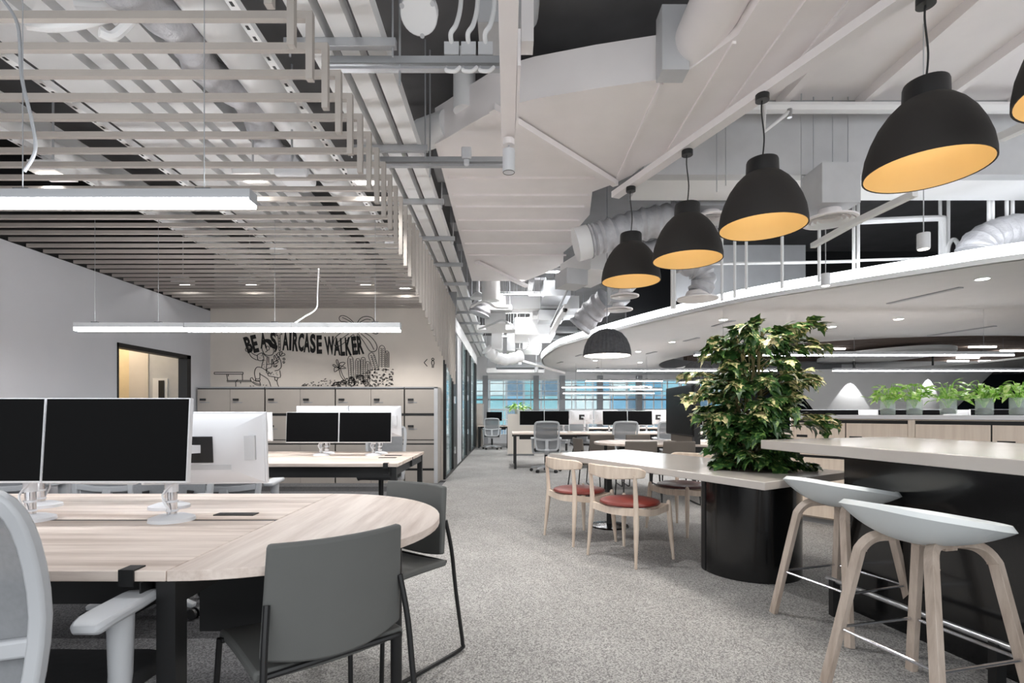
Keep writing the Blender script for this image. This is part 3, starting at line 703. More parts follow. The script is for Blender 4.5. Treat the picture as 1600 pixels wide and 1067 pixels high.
# ================================================================== LAMPS
def pendant(px, Y, u, label):
    t = thing('pendant_lamp', label, 'pendant lamp', (u * Y, Y, 2.42), 0, 'dark dome pendants over the tables')
    prof = [(.28, 0), (.279, .04), (.268, .11), (.245, .18), (.212, .25), (.17, .31), (.13, .35), (.108, .365)]
    MB().lathe([(.272, .002), (.28, 0)] + prof, 48).build('shade', M['charcoal'], t)
    MB().lathe([(.272, .002), (.271, .04), (.26, .11), (.237, .18), (.204, .25), (.162, .305), (.1, .35), (0, .35)], 48).build('shade_lining', M['yellow'], t)
    MB().lathe([(.105, .36), (.102, .45), (.098, .462), (.05, .468), (.045, .48), (0, .48)], 32).build('neck', M['black'], t)
    MB().tube(smoothpath([(0, 0, .47), (.012, 0, .62), (-.006, 0, .8), (0, 0, .9)]), .005, 6).build('cord', M['black'], t)
    MB().cyl((0, 0, .87), (0, 0, .912), .045, n=24).build('canopy', M['black'], t)
    l = bpy.data.lights.new('pendant_bulb', 'POINT'); l.energy = .75; l.color = (1, .96, .88); l.shadow_soft_size = .06
    o = bpy.data.objects.new('pendant_bulb', l); COL.objects.link(o); o.parent = t; o.location = (0, 0, .2)
    lamp(t, (0, 0, .015), 17, 125, .5, (1, .97, .92), .1)
for q in ((0, 2.0, 1.163, 'dark dome pendant lamp cut by the picture edge above the bar counter'),
          (1, 2.72, .807, 'large dark dome pendant lamp with amber inside above the bar stools'),
          (2, 3.55, .4916, 'dark dome pendant lamp with amber inside above the leafy plant'),
          (3, 4.3, .3467, 'dark dome pendant lamp second from the far end of the white rail'),
          (4, 5.0, .2379, 'dark dome pendant lamp at the far end of the white rail')):
    pendant(*q)
def felt(p, r, label, top):
    t = thing('felt_pendant', label, 'pendant lamp', p)
    pr = [(r, 0), (r * .985, r * .2), (r * .93, r * .45), (r * .82, r * .7), (r * .62, r * .95), (r * .35, r * 1.1), (r * .06, r * 1.17), (0, r * 1.17)]
    MB().lathe(pr, 144, ribs=36, amp=.022).build('shade', M['felt'], t)
    MB().lathe([(r * .98, .0), (r * .9, .025), (0, .03)], 36).build('diffuser', M['warm'], t)
    MB().cyl((0, 0, r * 1.16), (0, 0, top - p[2]), .005, n=6).build('cord', M['mgrey'], t)
felt(P(948.5, 556, 6.66), .3, 'grey ribbed felt dome lamp with white light over the far table end', 4.15)
felt(P(1090, 597, 12), .42, 'dark ribbed felt dome lamp behind the leafy plant', 2.6)
def linear(label, x0, x1, Y, z, top, cables, h=.075, group=None, seg=None, dh=.03):
    t = thing('linear_pendant', label, 'linear lamp', ((x0 + x1) / 2, Y, z), 0, group); L = (x1 - x0) / 2
    MB().bx(-L, L, -.03, .03, .012, h).build('housing', M['lampbody'], t)
    MB().bx(-L + .004, L - .004, -.031, .031, 0, dh).build('diffuser', M['led'], t)
    if not group: MB().bx(-L + .03, L - .03, -.02, .02, h - .004, h + .0006).build('added_uplight', M['led'], t)  # unseen glowing strip on the housing top, added to brighten the ceiling above
    for c in cables:
        MB().cyl((c - (x0 + x1) / 2, 0, h), (c - (x0 + x1) / 2, 0, top - z), .002, n=5).build('suspension_cable', M['mgrey'], t)
        MB().bx(c - (x0 + x1) / 2 - .03, c - (x0 + x1) / 2 + .03, -.012, .012, h, h + .012).build('clip', M['black'], t)
    if seg:
        MB().bx(seg - (x0 + x1) / 2 - .002, seg - (x0 + x1) / 2 + .002, -.0315, .0315, -.001, h + .001).build('joint', M['mgrey'], t)
    return t
linear('long linear pendant lamp over the round-ended desk', -3.3, -.98, 2.0, 1.95, 3.0, (-1.87, -1.17), h=.055, dh=.02)
linear('linear pendant lamp over the desk in front of the mural, brighter section', -3.04, -1.01, 4.9, 1.925, 3.0, (-2.2, -1.25), h=.08, seg=-2.03)
linear('linear pendant lamp over the second desk, dimmer section beside the doorway', -4.08, -3.045, 4.9, 1.93, 3.0, (-3.9, -3.3), h=.075)
hose('power_cable', 'white power cord curving up from the linear lamp before the mural', [P(460, 505, 4.9), P(475, 495, 4.9), P(494, 482, 4.8), P(496, 460, 4.6), P(498, 420, 4.4)], .006)
hose('power_cable', 'long grey power cord hanging from the baffles at the near desk lamp', [P(5, 0, 2.0), P(28, 40, 2.0), P(34, 120, 2.0), P(50, 190, 2.0), P(55, 235, 2.0), P(38, 268, 2.0)], .006, 'mgrey')
for x0, x1, y, Y in ((1085, 1582, 556, 7.2), (1302, 1600, 580, 9.9), (902, 1225, 580, 10.2), (915, 1035, 596, 13.2), (878, 1018, 606, 15), (880, 1020, 615, 17), (985, 1034, 609, 14), (985, 1022, 615, 16.5)):
    a, b = P(x0, y, Y), P(x1, y, Y)
    linear('slim linear pendant lamp over the far desks', a.x, b.x, Y, a.z, 2.6, (a.x + .4, b.x - .4), group='linear lamps over the far desks', h=.06, dh=.016)
hose('power_cable', 'white drooping cord in the dark opening', [PZ(1098, 553, 2.62), P(1090, 565, 12), P(1075, 572, 12), P(1052, 577, 12)], .02)

# ================================================================== LOW TABLE AND BAR
tb = thing('low_table', 'long white stone table on a black drum and a thin pedestal', 'table')
TP, TS, TQ, TT = (.436, 5.36), (1.33, 5.93), (1.533, 3.09), (2.43, 3.66)
MB().prism([TP, TS, TT, TQ], .69, .74).build('top', M['marble'], tb, bevel=.004)
mx, my = 1.79, 3.83
MB().cyl((mx, my, 0), (mx, my, .69), .34, n=64).build('drum', M['blackg'], tb)
MB().bx(mx - .345, mx - .335, my - .03, my + .03, 0, .69).build('drum_seam', M['black'], tb)
px_, py_ = 1.04, 5.3
MB().cyl((px_, py_, .02), (px_, py_, .69), .028, n=16).build('pedestal_pole', M['black'], tb)
MB().lathe([(0, .03), (.06, .028), (.19, .014), (.2, 0), (0, 0)], 32, (px_, py_, 0)).build('pedestal_base', M['blackg'], tb)
bar = thing('bar_counter', 'glossy black bar counter with a thick white stone top', 'counter')
MB().prism([(1.69, 3.46), (2.92, 3.94), (3.02, 3.0), (3.2, .2), (2.24, .2), (1.945, 1.95)], .915, .975).build('top', M['marble'], bar, bevel=.004)
MB().prism([(2.0, 3.08), (2.84, 3.42), (3.05, .2), (2.6, .2), (2.165, 2.285)], 0, .915).build('body', M['blackg'], bar)
MB().tube([(1.85, 3.0, .2), (2.01, 2.24, .2), (2.3, .9, .2)], .014, 10).build('foot_rail', M['steel'], bar)
for x, y in ((1.86, 2.95), (2.03, 2.15)):
    MB().bx(x - .02, x + .02, y - .02, y + .02, 0, .2).build('rail_post', M['black'], bar)
# bar stools
def make_stool(label):
    t = thing('bar_stool', label, 'stool', group='bar stools')
    def shell(u, v):
        r = u; a = v * 2 * math.pi; s, c = math.sin(a), math.cos(a)
        k = (abs(c) ** 2.5 + abs(s) ** 2.5) ** (-1 / 2.5)
        x = .24 * r * c * k; y = .245 * r * s * k
        back = max(0, (1 - s) / 2)
        z = .668 + (r ** 2.4) * (.062 + .078 * back ** 1.4) + .004 * c * c * r
        return (x, y - .01, z)
    MB().grid(shell, 12, 44, .026).build('seat_shell', M['stoolw'], t)
    for sy in (1, -1):
        pts = [(-.235, sy * .235, .0), (-.165, sy * .155, .52), (-.15, sy * .14, .60), (-.115, sy * .115, .645), (-.06, sy * .09, .655), (0, sy * .085, .655), (.06, sy * .09, .655), (.115, sy * .115, .645), (.15, sy * .14, .60), (.165, sy * .155, .52), (.235, sy * .235, .0)]
        q = [Vector((p[1], p[0], p[2])) for p in pts]
        half = smoothpath(q[:6], 4), smoothpath(q[5:], 4)
        for h in half:
            MB().sweep(h, (sy, 0, .35), .03, .036).build('leg', M['ash2'], t, bevel=.004)
    MB().bx(-.1, .1, -.03, .03, .635, .66).build('seat_brace', M['ash2'], t)
    z = .25; f = .235 - .07 * z / .52
    c4 = [(-f, -f, z), (f, -f, z), (f, f, z), (-f, f, z)]
    for i in range(4): MB().cyl(c4[i], c4[(i + 1) % 4], .007, n=8).build('foot_bar', M['chrome'], t)
    return t
s1 = make_stool('white shell bar stool nearer the drum planter'); s1.location = (1.83, 2.84, 0); s1.rotation_euler = (0, 0, R(-72))
clone(s1, (1.64, 2.04, 0), R(-76), 'white shell bar stool at the middle of the black counter')

# ================================================================== ELBOW CHAIRS
def make_elbow(label, seatm):
    t = thing('elbow_chair', label, 'chair', group='pale wood chairs with leather seats')
    for sx in (-1, 1):
        MB().tube(smoothpath([(sx * .245, -.225, 0), (sx * .232, -.205, .25), (sx * .222, -.195, .45), (sx * .226, -.215, .69)], 4), [.011] * 2 + [.014, .017, .019, .021, .0215, .021, .02, .018, .016, .015, .014], 10).build('back_leg', M['ash'], t)
        MB().tube([(sx * .25, .225, 0), (sx * .237, .21, .22), (sx * .228, .2, .4), (sx * .226, .198, .455), (sx * .226, .198, .468)], [.011, .02, .021, .017, .008], 10).build('front_leg', M['ash'], t)
        MB().sweep(smoothpath([(sx * .224, -.195, .415), (sx * .232, 0, .39), (sx * .228, .2, .415)], 5), (1, 0, 0), .05, .02).build('side_rail', M['ash'], t)
    for yy in (-.195, .2):
        MB().sweep(smoothpath([(-.226, yy, .41), (0, yy * 1.05, .395), (.226, yy, .41)], 5), (0, 1, 0), .055, .02).build('cross_rail', M['ash'], t)
    pr = [(0, .425), (.18, .425), (.225, .432), (.238, .445), (.232, .458), (.2, .468), (.1, .474), (0, .475)]
    MB().lathe(pr, 36).build('seat', seatm, t, label='round upholstered leather seat')
    pts = [(-.268, -.15, .695), (-.258, -.175, .70), (-.235, -.205, .705), (-.12, -.245, .70), (0, -.256, .697), (.12, -.245, .70), (.235, -.205, .705), (.258, -.175, .70), (.268, -.15, .695)]
    q = smoothpath(pts, 3); n = len(q)
    ws = [.045 + .06 * max(0, 1 - abs(i / (n - 1) - .5) * 2.05) ** .7 for i in range(n)]
    MB().sweep(q, lambda i: (q[i].x * .8, q[i].y - .15, 0), ws, .028).build('backrest', M['ash'], t, bevel=.009)
    return t
e1 = make_elbow('pale wood elbow chair with red seat beside the drum end', M['red']); e1.location = (.98, 4.16, 0); e1.rotation_euler = (0, 0, R(-53))
clone(e1, (.66, 4.78, 0), R(-64), 'pale wood elbow chair with red seat by the thin pedestal end')
e3 = make_elbow('pale wood elbow chair with dark maroon seat across the table', M['maroon']); e3.location = (1.72, 5.12, 0); e3.rotation_euler = (0, 0, R(122))

# ================================================================== VISITOR CHAIRS
def make_visitor(label, m):
    t = thing('visitor_chair', label, 'chair', group='upholstered sled-base chairs')
    def bk(u, v):
        x = -.215 + .43 * u; e = (2 * u - 1)
        return (x * (1 - .05 * v), -.225 - .03 * v + .045 * e * e, .455 + .345 * v + (.0 if v < 1 else 0) - .03 * (1 - v) * 0 + .028 * (1 - v) * e * e * 0 + .03 * (1 - v) * (e * e))
    MB().grid(bk, 12, 8, .028).build('backrest', m, t, bevel=.009)
    def st(u, v):
        x = -.225 + .45 * u; e = 2 * u - 1; y = .25 - .43 * v
        return (x * (1 - .07 * (1 - v)), y, .462 - .022 * (1 - v) ** 4 - .012 * (1 - e * e))
    MB().grid(lambda u, v: st(1 - u, v), 10, 10, .03).build('seat', m, t, bevel=.009)
    for s in (-1, 1):
        MB().tube(smoothpath([(s * .2, -.2, .64), (s * .215, -.225, .5), (s * .225, -.245, .3), (s * .24, -.275, .06)], 4) + smoothpath([(s * .241, -.277, .03), (s * .242, -.26, .012), (s * .242, 0, .01), (s * .24, .2, .012), (s * .238, .228, .03)], 3) + [Vector((s * .22, .2, .43))], .0095, 8).build('sled_frame', M['black'], t)
        MB().bx(s * .242 - .012, s * .242 + .012, .12, .17, 0, .012).build('glide', M['black'], t)
    MB().cyl((-.22, .18, .428), (.22, .18, .428), .009, n=8).build('cross_bar', M['black'], t)
    MB().cyl((-.21, -.19, .445), (.21, -.19, .445), .009, n=8).build('cross_bar', M['black'], t)
    return t
v1 = make_visitor('grey sled-base chair seen from behind at the round desk end', M['grey']); v1.location = (-.625, 1.66, 0); v1.rotation_euler = (0, 0, R(42))
clone(v1, (-.575, 2.43, 0), R(144.7), 'grey sled-base chair facing the round desk end from the mural side')
v3 = make_visitor('taupe sled-base chair at the far round table, back turned', M['taupe']); v3.location = (1.68, 6.72, 0)
clone(v3, (2.16, 6.72, 0), 0)
clone(v3, (1.2, 7.45, 0), R(-80), 'taupe sled-base chair at the tip of the far round table, side on')
clone(v3, (1.55, 8.3, 0), R(180), 'taupe sled-base chair facing across the far round table')
clone(v3, (2.15, 8.35, 0), R(180), 'taupe sled-base chair facing across the far round table')

# ================================================================== OFFICE CHAIRS
def make_office(label, group='white mesh office chairs'):
    t = thing('office_chair', label, 'chair', group=group)
    yb = lambda z: -.235 - .05 * ((z - .5) / .5) + .05 * math.sin((z - .45) * 5.5)
    out = [(-.19, .455), (-.215, .55), (-.232, .72), (-.235, .88), (-.215, .965), (-.15, .985), (0, .99), (.15, .985), (.215, .965), (.235, .88), (.232, .72), (.215, .55), (.19, .455), (.12, .44), (0, .435), (-.12, .44)]
    q = smoothpath([Vector((x, yb(z), z)) for x, z in out + [out[0]]], 3)[:-1]
    fr = MB().sweep(q, (0, 1, 0), .036, .028, True)
    for z in (.635,):
        fr.sweep([Vector((x, yb(z + .02 * (abs(x) / .22) ** 2), z + .02 * (abs(x) / .22) ** 2)) for x in (-.22, -.1, 0, .1, .22)], (0, 1, 0), .04, .026)
    fr.sweep([(0, yb(.635) - .004, .635), (0, yb(.53) - .008, .53), (0, yb(.43) - .01, .43)], (0, 1, 0), .06, .03)
    fr.build('back_frame', M['cgrey'], t, bevel=.007)
    def ms(u, v):
        z = .45 + .52 * v; x = (-.21 + .42 * u) * (.88 + .12 * min(1, v * 2.2)); return (x, yb(z) + .012, z)
    MB().grid(ms, 8, 12, .004).build('back_mesh', M['mesh'], t)
    lb = MB().sweep([(-.13, yb(.67) + .03, .68), (-.12, yb(.62) + .035, .62), (0, yb(.6) + .035, .6), (.12, yb(.62) + .035, .62), (.13, yb(.67) + .03, .68)], (0, 1, 0), .035, .015)
    lb.build('lumbar_support', M['black'], t)
    def st(u, v):
        x = -.245 + .49 * u; y = -.21 + .47 * v; e = 2 * u - 1
        return (x * (1 - .12 * v ** 3), y, .475 - .03 * v ** 6 - .02 * e ** 6 - .008 * (1 - e * e))
    MB().grid(st, 12, 12, .055).build('seat', M['seat'], t, bevel=.012)
    MB().bx(-.19, .19, -.17, .17, .385, .415).build('seat_pan', M['cgrey'], t, bevel=.01)
    MB().sweep([(0, -.08, .36), (0, -.2, .38), (0, -.27, .45)], (1, 0, 0), .04, .08).build('back_bracket', M['cgrey'], t)
    for s in (-1, 1):
        ar = MB().tube([(s * .25, -.02, .37), (s * .262, -.02, .5), (s * .262, -.02, .65)], [.022, .026, .03], 12).build('arm_post', M['cgrey'], t)
        MB().sweep([(s * .14, -.02, .385), (s * .255, -.02, .375)], (0, 0, 1), .07, .03).build('arm_bracket', M['cgrey'], ar)
        pad = MB().sweep(smoothpath([(s * .258, -.13, .65), (s * .258, -.09, .662), (s * .26, 0, .668), (s * .254, .07, .668), (s * .24, .1, .652)], 3), (0, 0, 1), [.05, .07, .08, .088, .09, .09, .09, .088, .086, .084, .08, .07, .055], [.018] + [.026] * 11 + [.018]).build('armrest', M['cgrey'], t, bevel=.01)
    MB().cyl((0, 0, .1), (0, 0, .39), .03, n=16).build('gas_column', M['black'], t)
    for k in range(5):
        a = k * 2 * math.pi / 5 + .3; d = Vector((math.cos(a), math.sin(a), 0))
        lg = MB().sweep([d * .02 + Vector((0, 0, .11)), d * .16 + Vector((0, 0, .1)), d * .3 + Vector((0, 0, .075))], (0, 0, 1), [.06, .05, .036], [.05, .035, .026]).build('base_leg', M['cgrey'], t, bevel=.006)
        n = Vector((-d.y, d.x, 0)); c = d * .3 + Vector((0, 0, .03))
        for s in (-1, 1): MB().cyl(c + n * s * .008, c + n * s * .024, .03, n=14).build('caster', M['black'], lg)
    return t
o1 = make_office('white mesh office chair pulled up to the near desk, cut by the picture edge'); o1.location = (-1.225, 1.31, 0)
GC = 'white mesh office chairs'
clone(o1, (-2.05, 2.98, 0), R(185), 'office chair across the near desk, its base showing under the top')
for x, r in ((-1.93, 3), (-2.7, -2), (-3.45, 4)):
    clone(o1, (x, 3.72, 0), R(r), 'white mesh office chair in the row before the desk under the mural')
clone(o1, (-1.5, 6.15, 0), R(178), 'office chair between the desk and the lockers')
clone(o1, (.76, 10.25, 0), R(0), 'white mesh office chair at the corridor end of the far desk')
for x, r in ((2.25, 4), (3.15, -3), (4.3, 2)):
    clone(o1, (x, 10.2, 0), R(r), 'white mesh office chair tucked at the far desk behind the round table')
for x in (1.75, 3.0, 4.2):
    clone(o1, (x, 12.55, 0), R(180), 'white mesh office chair across the far desk')
for x in (1.6, 3.2, 4.8):
    clone(o1, (x, 14.1, 0), R(0), 'white mesh office chair at the desk by the windows')
clone(o1, (-.5, 16.7, 0), R(0), 'white mesh office chair at the small desk by the corridor windows')

# ================================================================== DESKS
def bench(label, x0, x1, y0, y1, legs, dend=None, far=False):
    t = thing('bench_desk', label, 'desk'); ym = (y0 + y1) / 2; zt = .74
    w = 1.55; x = x1; i = 0
    while x - x0 > .1:
        xa = max(x0, x - w)
        MB().bx(xa + .001, x - .001, y0, ym - .018, zt - .028, zt).build('desktop', M['desk'], t, bevel=.002)
        MB().bx(xa + .001, x - .001, ym + .018, y1, zt - .028, zt).build('desktop', M['desk'], t, bevel=.002)
        MB().bx(xa + .15, x - .1, y0 + .12, y0 + .3, zt - .13, zt - .035).build('cable_basket', M['black'], t)
        for yy in ((ym + .075,) if y0 < 2 else (ym + .1, ym - .15)):
            MB().bx(x - .29, x - .13, yy, yy + .05, zt, zt + .004).build('cable_flap', M['black'], t)
        x = xa
    MB().bx(x0, x1, ym - .017, ym + .017, zt - .03, zt - .004).build('centre_channel', M['black'], t)
    MB().bx(x0, x1, ym - .03, ym + .03, zt - .09, zt - .03).build('beam', M['black'], t)
    for lx in legs:
        for yy in (y0 + .04, y1 - .04):
            MB().bx(lx - .025, lx + .025, yy - .025, yy + .025, 0, zt - .03).build('leg', M['black'], t)
        MB().bx(lx - .02, lx + .02, y0 + .04, y1 - .04, zt - .1, zt - .03).build('side_rail', M['black'], t)
    if dend:
        s = dend; cx = x1 if s > 0 else x0; r = (y1 - y0) / 2
        a = arc(cx + s * .002, ym, r, -90, 90, 32) if s > 0 else arc(cx - .002, ym, r, 90, 270, 32)
        MB().prism([(cx + s * (abs(px - cx)) * .95, py) for px, py in a], zt - .028, zt).build('round_end', M['desk_d'], t, bevel=.002)
        MB().cyl((cx + s * .46, ym, 0), (cx + s * .46, ym, zt - .028), .022, n=16).build('end_pole', M['black'], t)
        MB().bx(cx - .27 * 1, cx + .27, ym - .05, ym + .12, .33, zt - .03).build('cable_box', M['black'], t)
    return t
bench('pale oak bench desk with a round end nearest the open floor', -5.0, -.89, 1.35, 2.655, (-.9, -3.9), 1)
bench('pale oak bench desk in front of the lockers', -5.0, -.9, 4.25, 5.6, (-.94, -4.0))
bench('far pale oak bench desk with a round end and a standing screen', 1.87, 5.2, 6.8, 8.1, (2.9, 5.0), -1)
bench('far pale oak bench desk beside the corridor with two dark monitors', .1, 6.2, 10.7, 12.0, (.16, 3.0, 5.8))
bench('pale oak bench desk close to the far windows', 1.0, 7.2, 14.6, 15.9, (1.1, 4.0, 7.0))
bench('small pale desk at the end of the corridor', -1.0, .05, 17.2, 18.0, (-.95, 0))
MB()
for p, l in (((-.99, 1.35), 'black steel headphone hook on the near desk edge'), ((-1.0, 4.25), 'black steel headphone hook on the desk before the lockers')):
    t = thing('headphone_hook', l, 'hook', (p[0], p[1], .74))
    MB().bx(-.02, .02, -.004, .04, 0, .004).build('top_tab', M['black'], t)
    MB().bx(-.02, .02, -.006, -.002, -.04, .004).build('face_plate', M['black'], t)
    MB().bx(.034, .038, -.004, .05, -.1, -.03).build('drop_plate', M['black'], t)
    MB().bx(-.01, .038, -.03, .05, -.104, -.1).build('shelf', M['black'], t); MB().bx(-.01, .038, -.034, -.03, -.104, -.085).build('lip', M['black'], t)

# ================================================================== MONITORS
def make_monitor(label, w=.535, h=.315, zc=.31, ox=.1, tilt=-4, group=None):
    """origin on the desk below the screen; the screen faces -Y; arm base offset by ox"""
    t = thing('monitor', label, 'monitor', group=group)
    T = Matrix.Translation((0, 0, zc)) @ Matrix.Rotation(R(tilt), 4, 'X')
    def bt(m):
        m.v = [tuple(T @ Vector(p)) for p in m.v]; return m
    bt(MB().bx(-w / 2, w / 2, -.012, .012, -h / 2, h / 2)).build('bezel', M['gloss'], t, bevel=.003)
    bt(MB().bx(-w / 2 + .004, w / 2 - .004, -.0135, -.011, -h / 2 + .008, h / 2 - .004)).build('screen', M['screen'], t, label='black switched-off screen')
    m = MB(); m.frustum((0, 0, 0), (w - .01, h - .01), (w * .5, h * .55), .05)
    m.v = [(x, z + .012, y) for x, y, z in m.v]; m.f = [f[::-1] for f in m.f]
    bk = bt(m).build('back_shell', M['gloss'], t, bevel=.004)
    bt(MB().bx(-.06, .06, .06, .068, -.055, .06)).build('mount_plate', M['black'], bk)
    for s in (-1, 1):
        bt(MB().bx(s * w * .36 - .035, s * w * .36 + .035, .02, .043, -.05, .06)).build('port_recess', M['lgrey'], bk)
    bt(MB().bx(-w * .25, w * .25, .04, .0635, -h * .27, -h * .2)).build('lower_ledge', M['lgrey'], bk)
    MB().lathe([(0, 0), (.08, 0), (.078, .012), (.05, .022), (0, .024)], 28, (ox, .06, 0)).build('arm_base', M['gloss'], t)
    MB().cyl((ox, .06, .02), (ox, .06, .12), .018, n=16).build('arm_post', M['chrome'], t)
    am = MB().cyl((ox, .06, .11), (ox, .06, zc - .02), .022, n=16).build('arm_sleeve', M['gloss'], t)
    MB().sweep([(ox, .085, zc - .02), (ox * .4, .12, zc), (0, .06, zc)], (0, 0, 1), .03, .035).build('arm_link', M['gloss'], am)
    for k in range(2): MB().cyl((ox, .06, .035 + k * .035), (ox, .06, .043 + k * .035), .021, n=14).build('cable_strap', M['gloss'], t)
    MB().tube(smoothpath([(ox * .3, .06, zc - .05), (ox + .03, .04, .18), (ox - .02, .035, .1), (ox + .01, .03, .04), (ox - .05, .1, .006)], 4), .0045, 6).build('cable', M['gloss'], t)
    return t
m0 = make_monitor('dark monitor with white bezel on the near desk, next to the round end', ox=.16)
m0.location = (-1.448, 1.93, .74)
clone(m0, (-1.99, 1.925, .74), R(2), 'dark monitor with white bezel on the near desk, cut by the picture edge')
mb_ = make_monitor('white monitor back with arm and cables behind the near dark monitor', h=.325, zc=.255, ox=.12, tilt=-5)
mb_.location = (-1.36, 2.33, .74); mb_.rotation_euler = (0, 0, R(187))
clone(mb_, (-1.93, 2.33, .74), R(176), 'white monitor back hidden mostly behind the near dark monitors')
ms_ = make_monitor('dark monitor of the pair before the lockers, nearer the desk end', w=.505, h=.295, zc=.275, ox=.06)
ms_.location = (-1.375, 5.02, .74)
clone(ms_, (-1.885, 5.02, .74), R(1), 'dark monitor of the pair before the lockers, farther from the desk end')
mw_ = make_monitor('white monitor back rising behind the dark pair, nearer the desk end', zc=.33, ox=-.06)
mw_.location = (-1.36, 5.34, .74); mw_.rotation_euler = (0, 0, R(180))
clone(mw_, (-1.9, 5.34, .74), R(180), 'white monitor back rising behind the dark pair, farther from the desk end')
clone(ms_, (-2.66, 5.3, .74), R(182), 'white monitor back beside the dark pair before the lockers')
clone(ms_, (-3.2, 5.3, .74), R(178), 'white monitor back farther along the desk before the lockers')
clone(ms_, (-2.7, 4.95, .74), R(0), 'dark monitor mostly hidden behind the near white monitor back')
GF = 'monitors on the far desks'
clone(m0, (.53, 11.3, .74), 0, 'dark monitor behind the corridor-end office chair, nearer the corridor')
clone(m0, (1.07, 11.3, .74), 0, 'dark monitor behind the corridor-end office chair, farther from the corridor')
for x in (2.33, 2.87, 3.74, 4.28):
    clone(m0, (x, 11.25, .74), 0, 'dark monitor on the far desk behind the round table', GF)
for x in (1.65, 2.2, 3.35, 4.9):
    clone(mw_, (x, 11.6, .74), R(182), 'white monitor back on the far desk', GF)
for x in (1.4, 1.95, 3.6, 4.15, 5.3, 5.85):
    clone(m0, (x, 15.2, .74), 0, 'dark monitor on the desk by the far windows', GF)
clone(m0, (-.45, 17.6, .74), 0, 'dark monitor on the small desk at the corridor end')
for x in (3.05, 3.6):
    clone(m0, (x, 7.4, .74), R(0), 'dark monitor on the round-ended far desk behind the leafy plant', GF)
# standing presentation screen
t = thing('presentation_screen', 'tall black glossy presentation screen standing at the far round-ended desk', 'screen', (2.5, 7.5, .74))
MB().bx(-.03, .04, -.6, .57, .1, .8).build('housing', M['black'], t, bevel=.006)
MB().bx(-.036, -.03, -.585, .555, .12, .785).build('display', M['screen'], t)
MB().bx(-.02, .06, -.62, -.55, 0, .8).build('column', M['black'], t)
MB().bx(-.01, .03, -.5, .4, 0, .1).build('foot_panel', M['taupe'], t)

# ================================================================== LOCKERS
cols = [307, 359.5, 413.5, 469, 523.5, 579.5, 631.5, 684]
YL = 8.55; X = lambda px: (px - CX) / F * YL; Zr = lambda py: EYE + (CY - py) / F * YL
rows = [(607, 646), (648.5, 687), (693.5, 732), (734, 755.5)]
for a, b in ((0, 2), (2, 4), (4, 6), (6, 7)):
    t = thing('locker_unit', ('double', 'double', 'double', 'single')[a // 2] + ' column of taupe lockers ' + ('beside the left wall doorway', 'under the running figure of the mural', 'under the cactus drawing of the mural', 'next to the glazed partition')[a // 2].replace('left wall ', ''), 'locker')
    x0, x1 = X(cols[a]) + .008, X(cols[b]) - .002 + (.0 if b == 7 else 0)
    MB().bx(x0, x1, YL + .02, 8.98, 0, Zr(604.5)).build('carcass', M['locker'], t)
    MB().bx(x0, x1, YL + .012, YL + .03, .005, Zr(606)).build('recess', M['black'], t)
    for c in range(a, b):
        for r, (ya, yb) in enumerate(rows):
            xa, xb = X(cols[c]) + (.014 if c == a else .003), X(cols[c + 1]) - (.008 if c == b - 1 else .003)
            d = MB().bx(xa, xb, YL, YL + .02, Zr(yb) + .004, Zr(ya) - .014).build('door', M['locker'], t, bevel=.002)
            if r < 2:
                lk = MB().bx(xa + .05, xa + .14, YL - .022, YL, Zr(ya) - .2, Zr(ya) - .165)
                lk.build('lock', M['black'], d)
                MB().bx(xa + .045, xa + .20, YL - .004, YL, Zr(ya) - .236, Zr(ya) - .222).build('number_plate', M['mgrey'], d)
    MB().bx(x0, x1, YL + .004, YL + .03, Zr(692.5), Zr(688)).build('mid_board', M['locker'], t)
    MB().bx(x0, x1, YL - .004, YL + .03, Zr(606.5), Zr(604.5)).build('cap', M['mgrey'], t)
    if b == 7: MB().bx(x1 - .06, x1, YL - .004, YL + .03, 0, Zr(605)).build('end_panel', M['lgrey'], t)

# ================================================================== SIDEBOARD WITH PLANTS
dirv = Vector((.57, -.82, 0)).normalized(); nrm = Vector((-dirv.y, dirv.x, 0))   # nrm points away from the camera
C0 = Vector((3.12, 5.55, 0)); rzc = math.atan2(dirv.y, dirv.x)
def s_at(px):
    u = (px - CX) / F; return (u * C0.y - C0.x) / (dirv.x - u * dirv.y)
edges = [1236, 1321, 1424, 1549, 1720]
for k in (0, 2):
    t = thing('sideboard', ('oak sideboard unit next to the leafy plant', 'oak sideboard unit behind the bar counter')[k // 2], 'cabinet', C0 + dirv * s_at(edges[k]), rzc)
    s0 = s_at(edges[k]); L = s_at(edges[k + 2]) - s0
    MB().bx(.005, L - .005, .02, .45, .06, 1.095).build('carcass', M['cab'], t)
    MB().bx(.02, L - .02, .06, .42, 0, .06).build('plinth', M['mgrey'], t)
    MB().bx(0, L, .012, .022, .07, 1.085).build('recess', M['black'], t)
    for st_ in (.012, L - .012): MB().bx(st_ - .014, st_ + .014, -.002, .03, .06, 1.095).build('stile', M['cab'], t)
    for c in range(2):
        xa = s_at(edges[k + c]) - s0 + (.03 if c == 0 else .006); xb = s_at(edges[k + c + 1]) - s0 - (.03 if c == 1 else .006)
        for z0, z1 in ((.075, .40), (.415, .70), (.715, 1.065)):
            d = MB().bx(xa, xb, 0, .02, z0, z1 - .012).build('drawer_front', M['cab'], t, bevel=.002)
            if z1 > 1: MB().bx(xa + .03, xa + .14, -.004, 0, .9, .925).build('lock', M['black'], d)
tag(MB().prism([(p.x, p.y) for p in (C0 - dirv * .01 - nrm * .0 + nrm * -.015, C0 + dirv * 3 + nrm * -.015, C0 + dirv * 3 + nrm * .47, C0 - dirv * .01 + nrm * .47)], 1.097, 1.135).build('worktop', M['stoneg']), 'thin pale worktop along the oak sideboards', 'worktop')
random.seed(5)
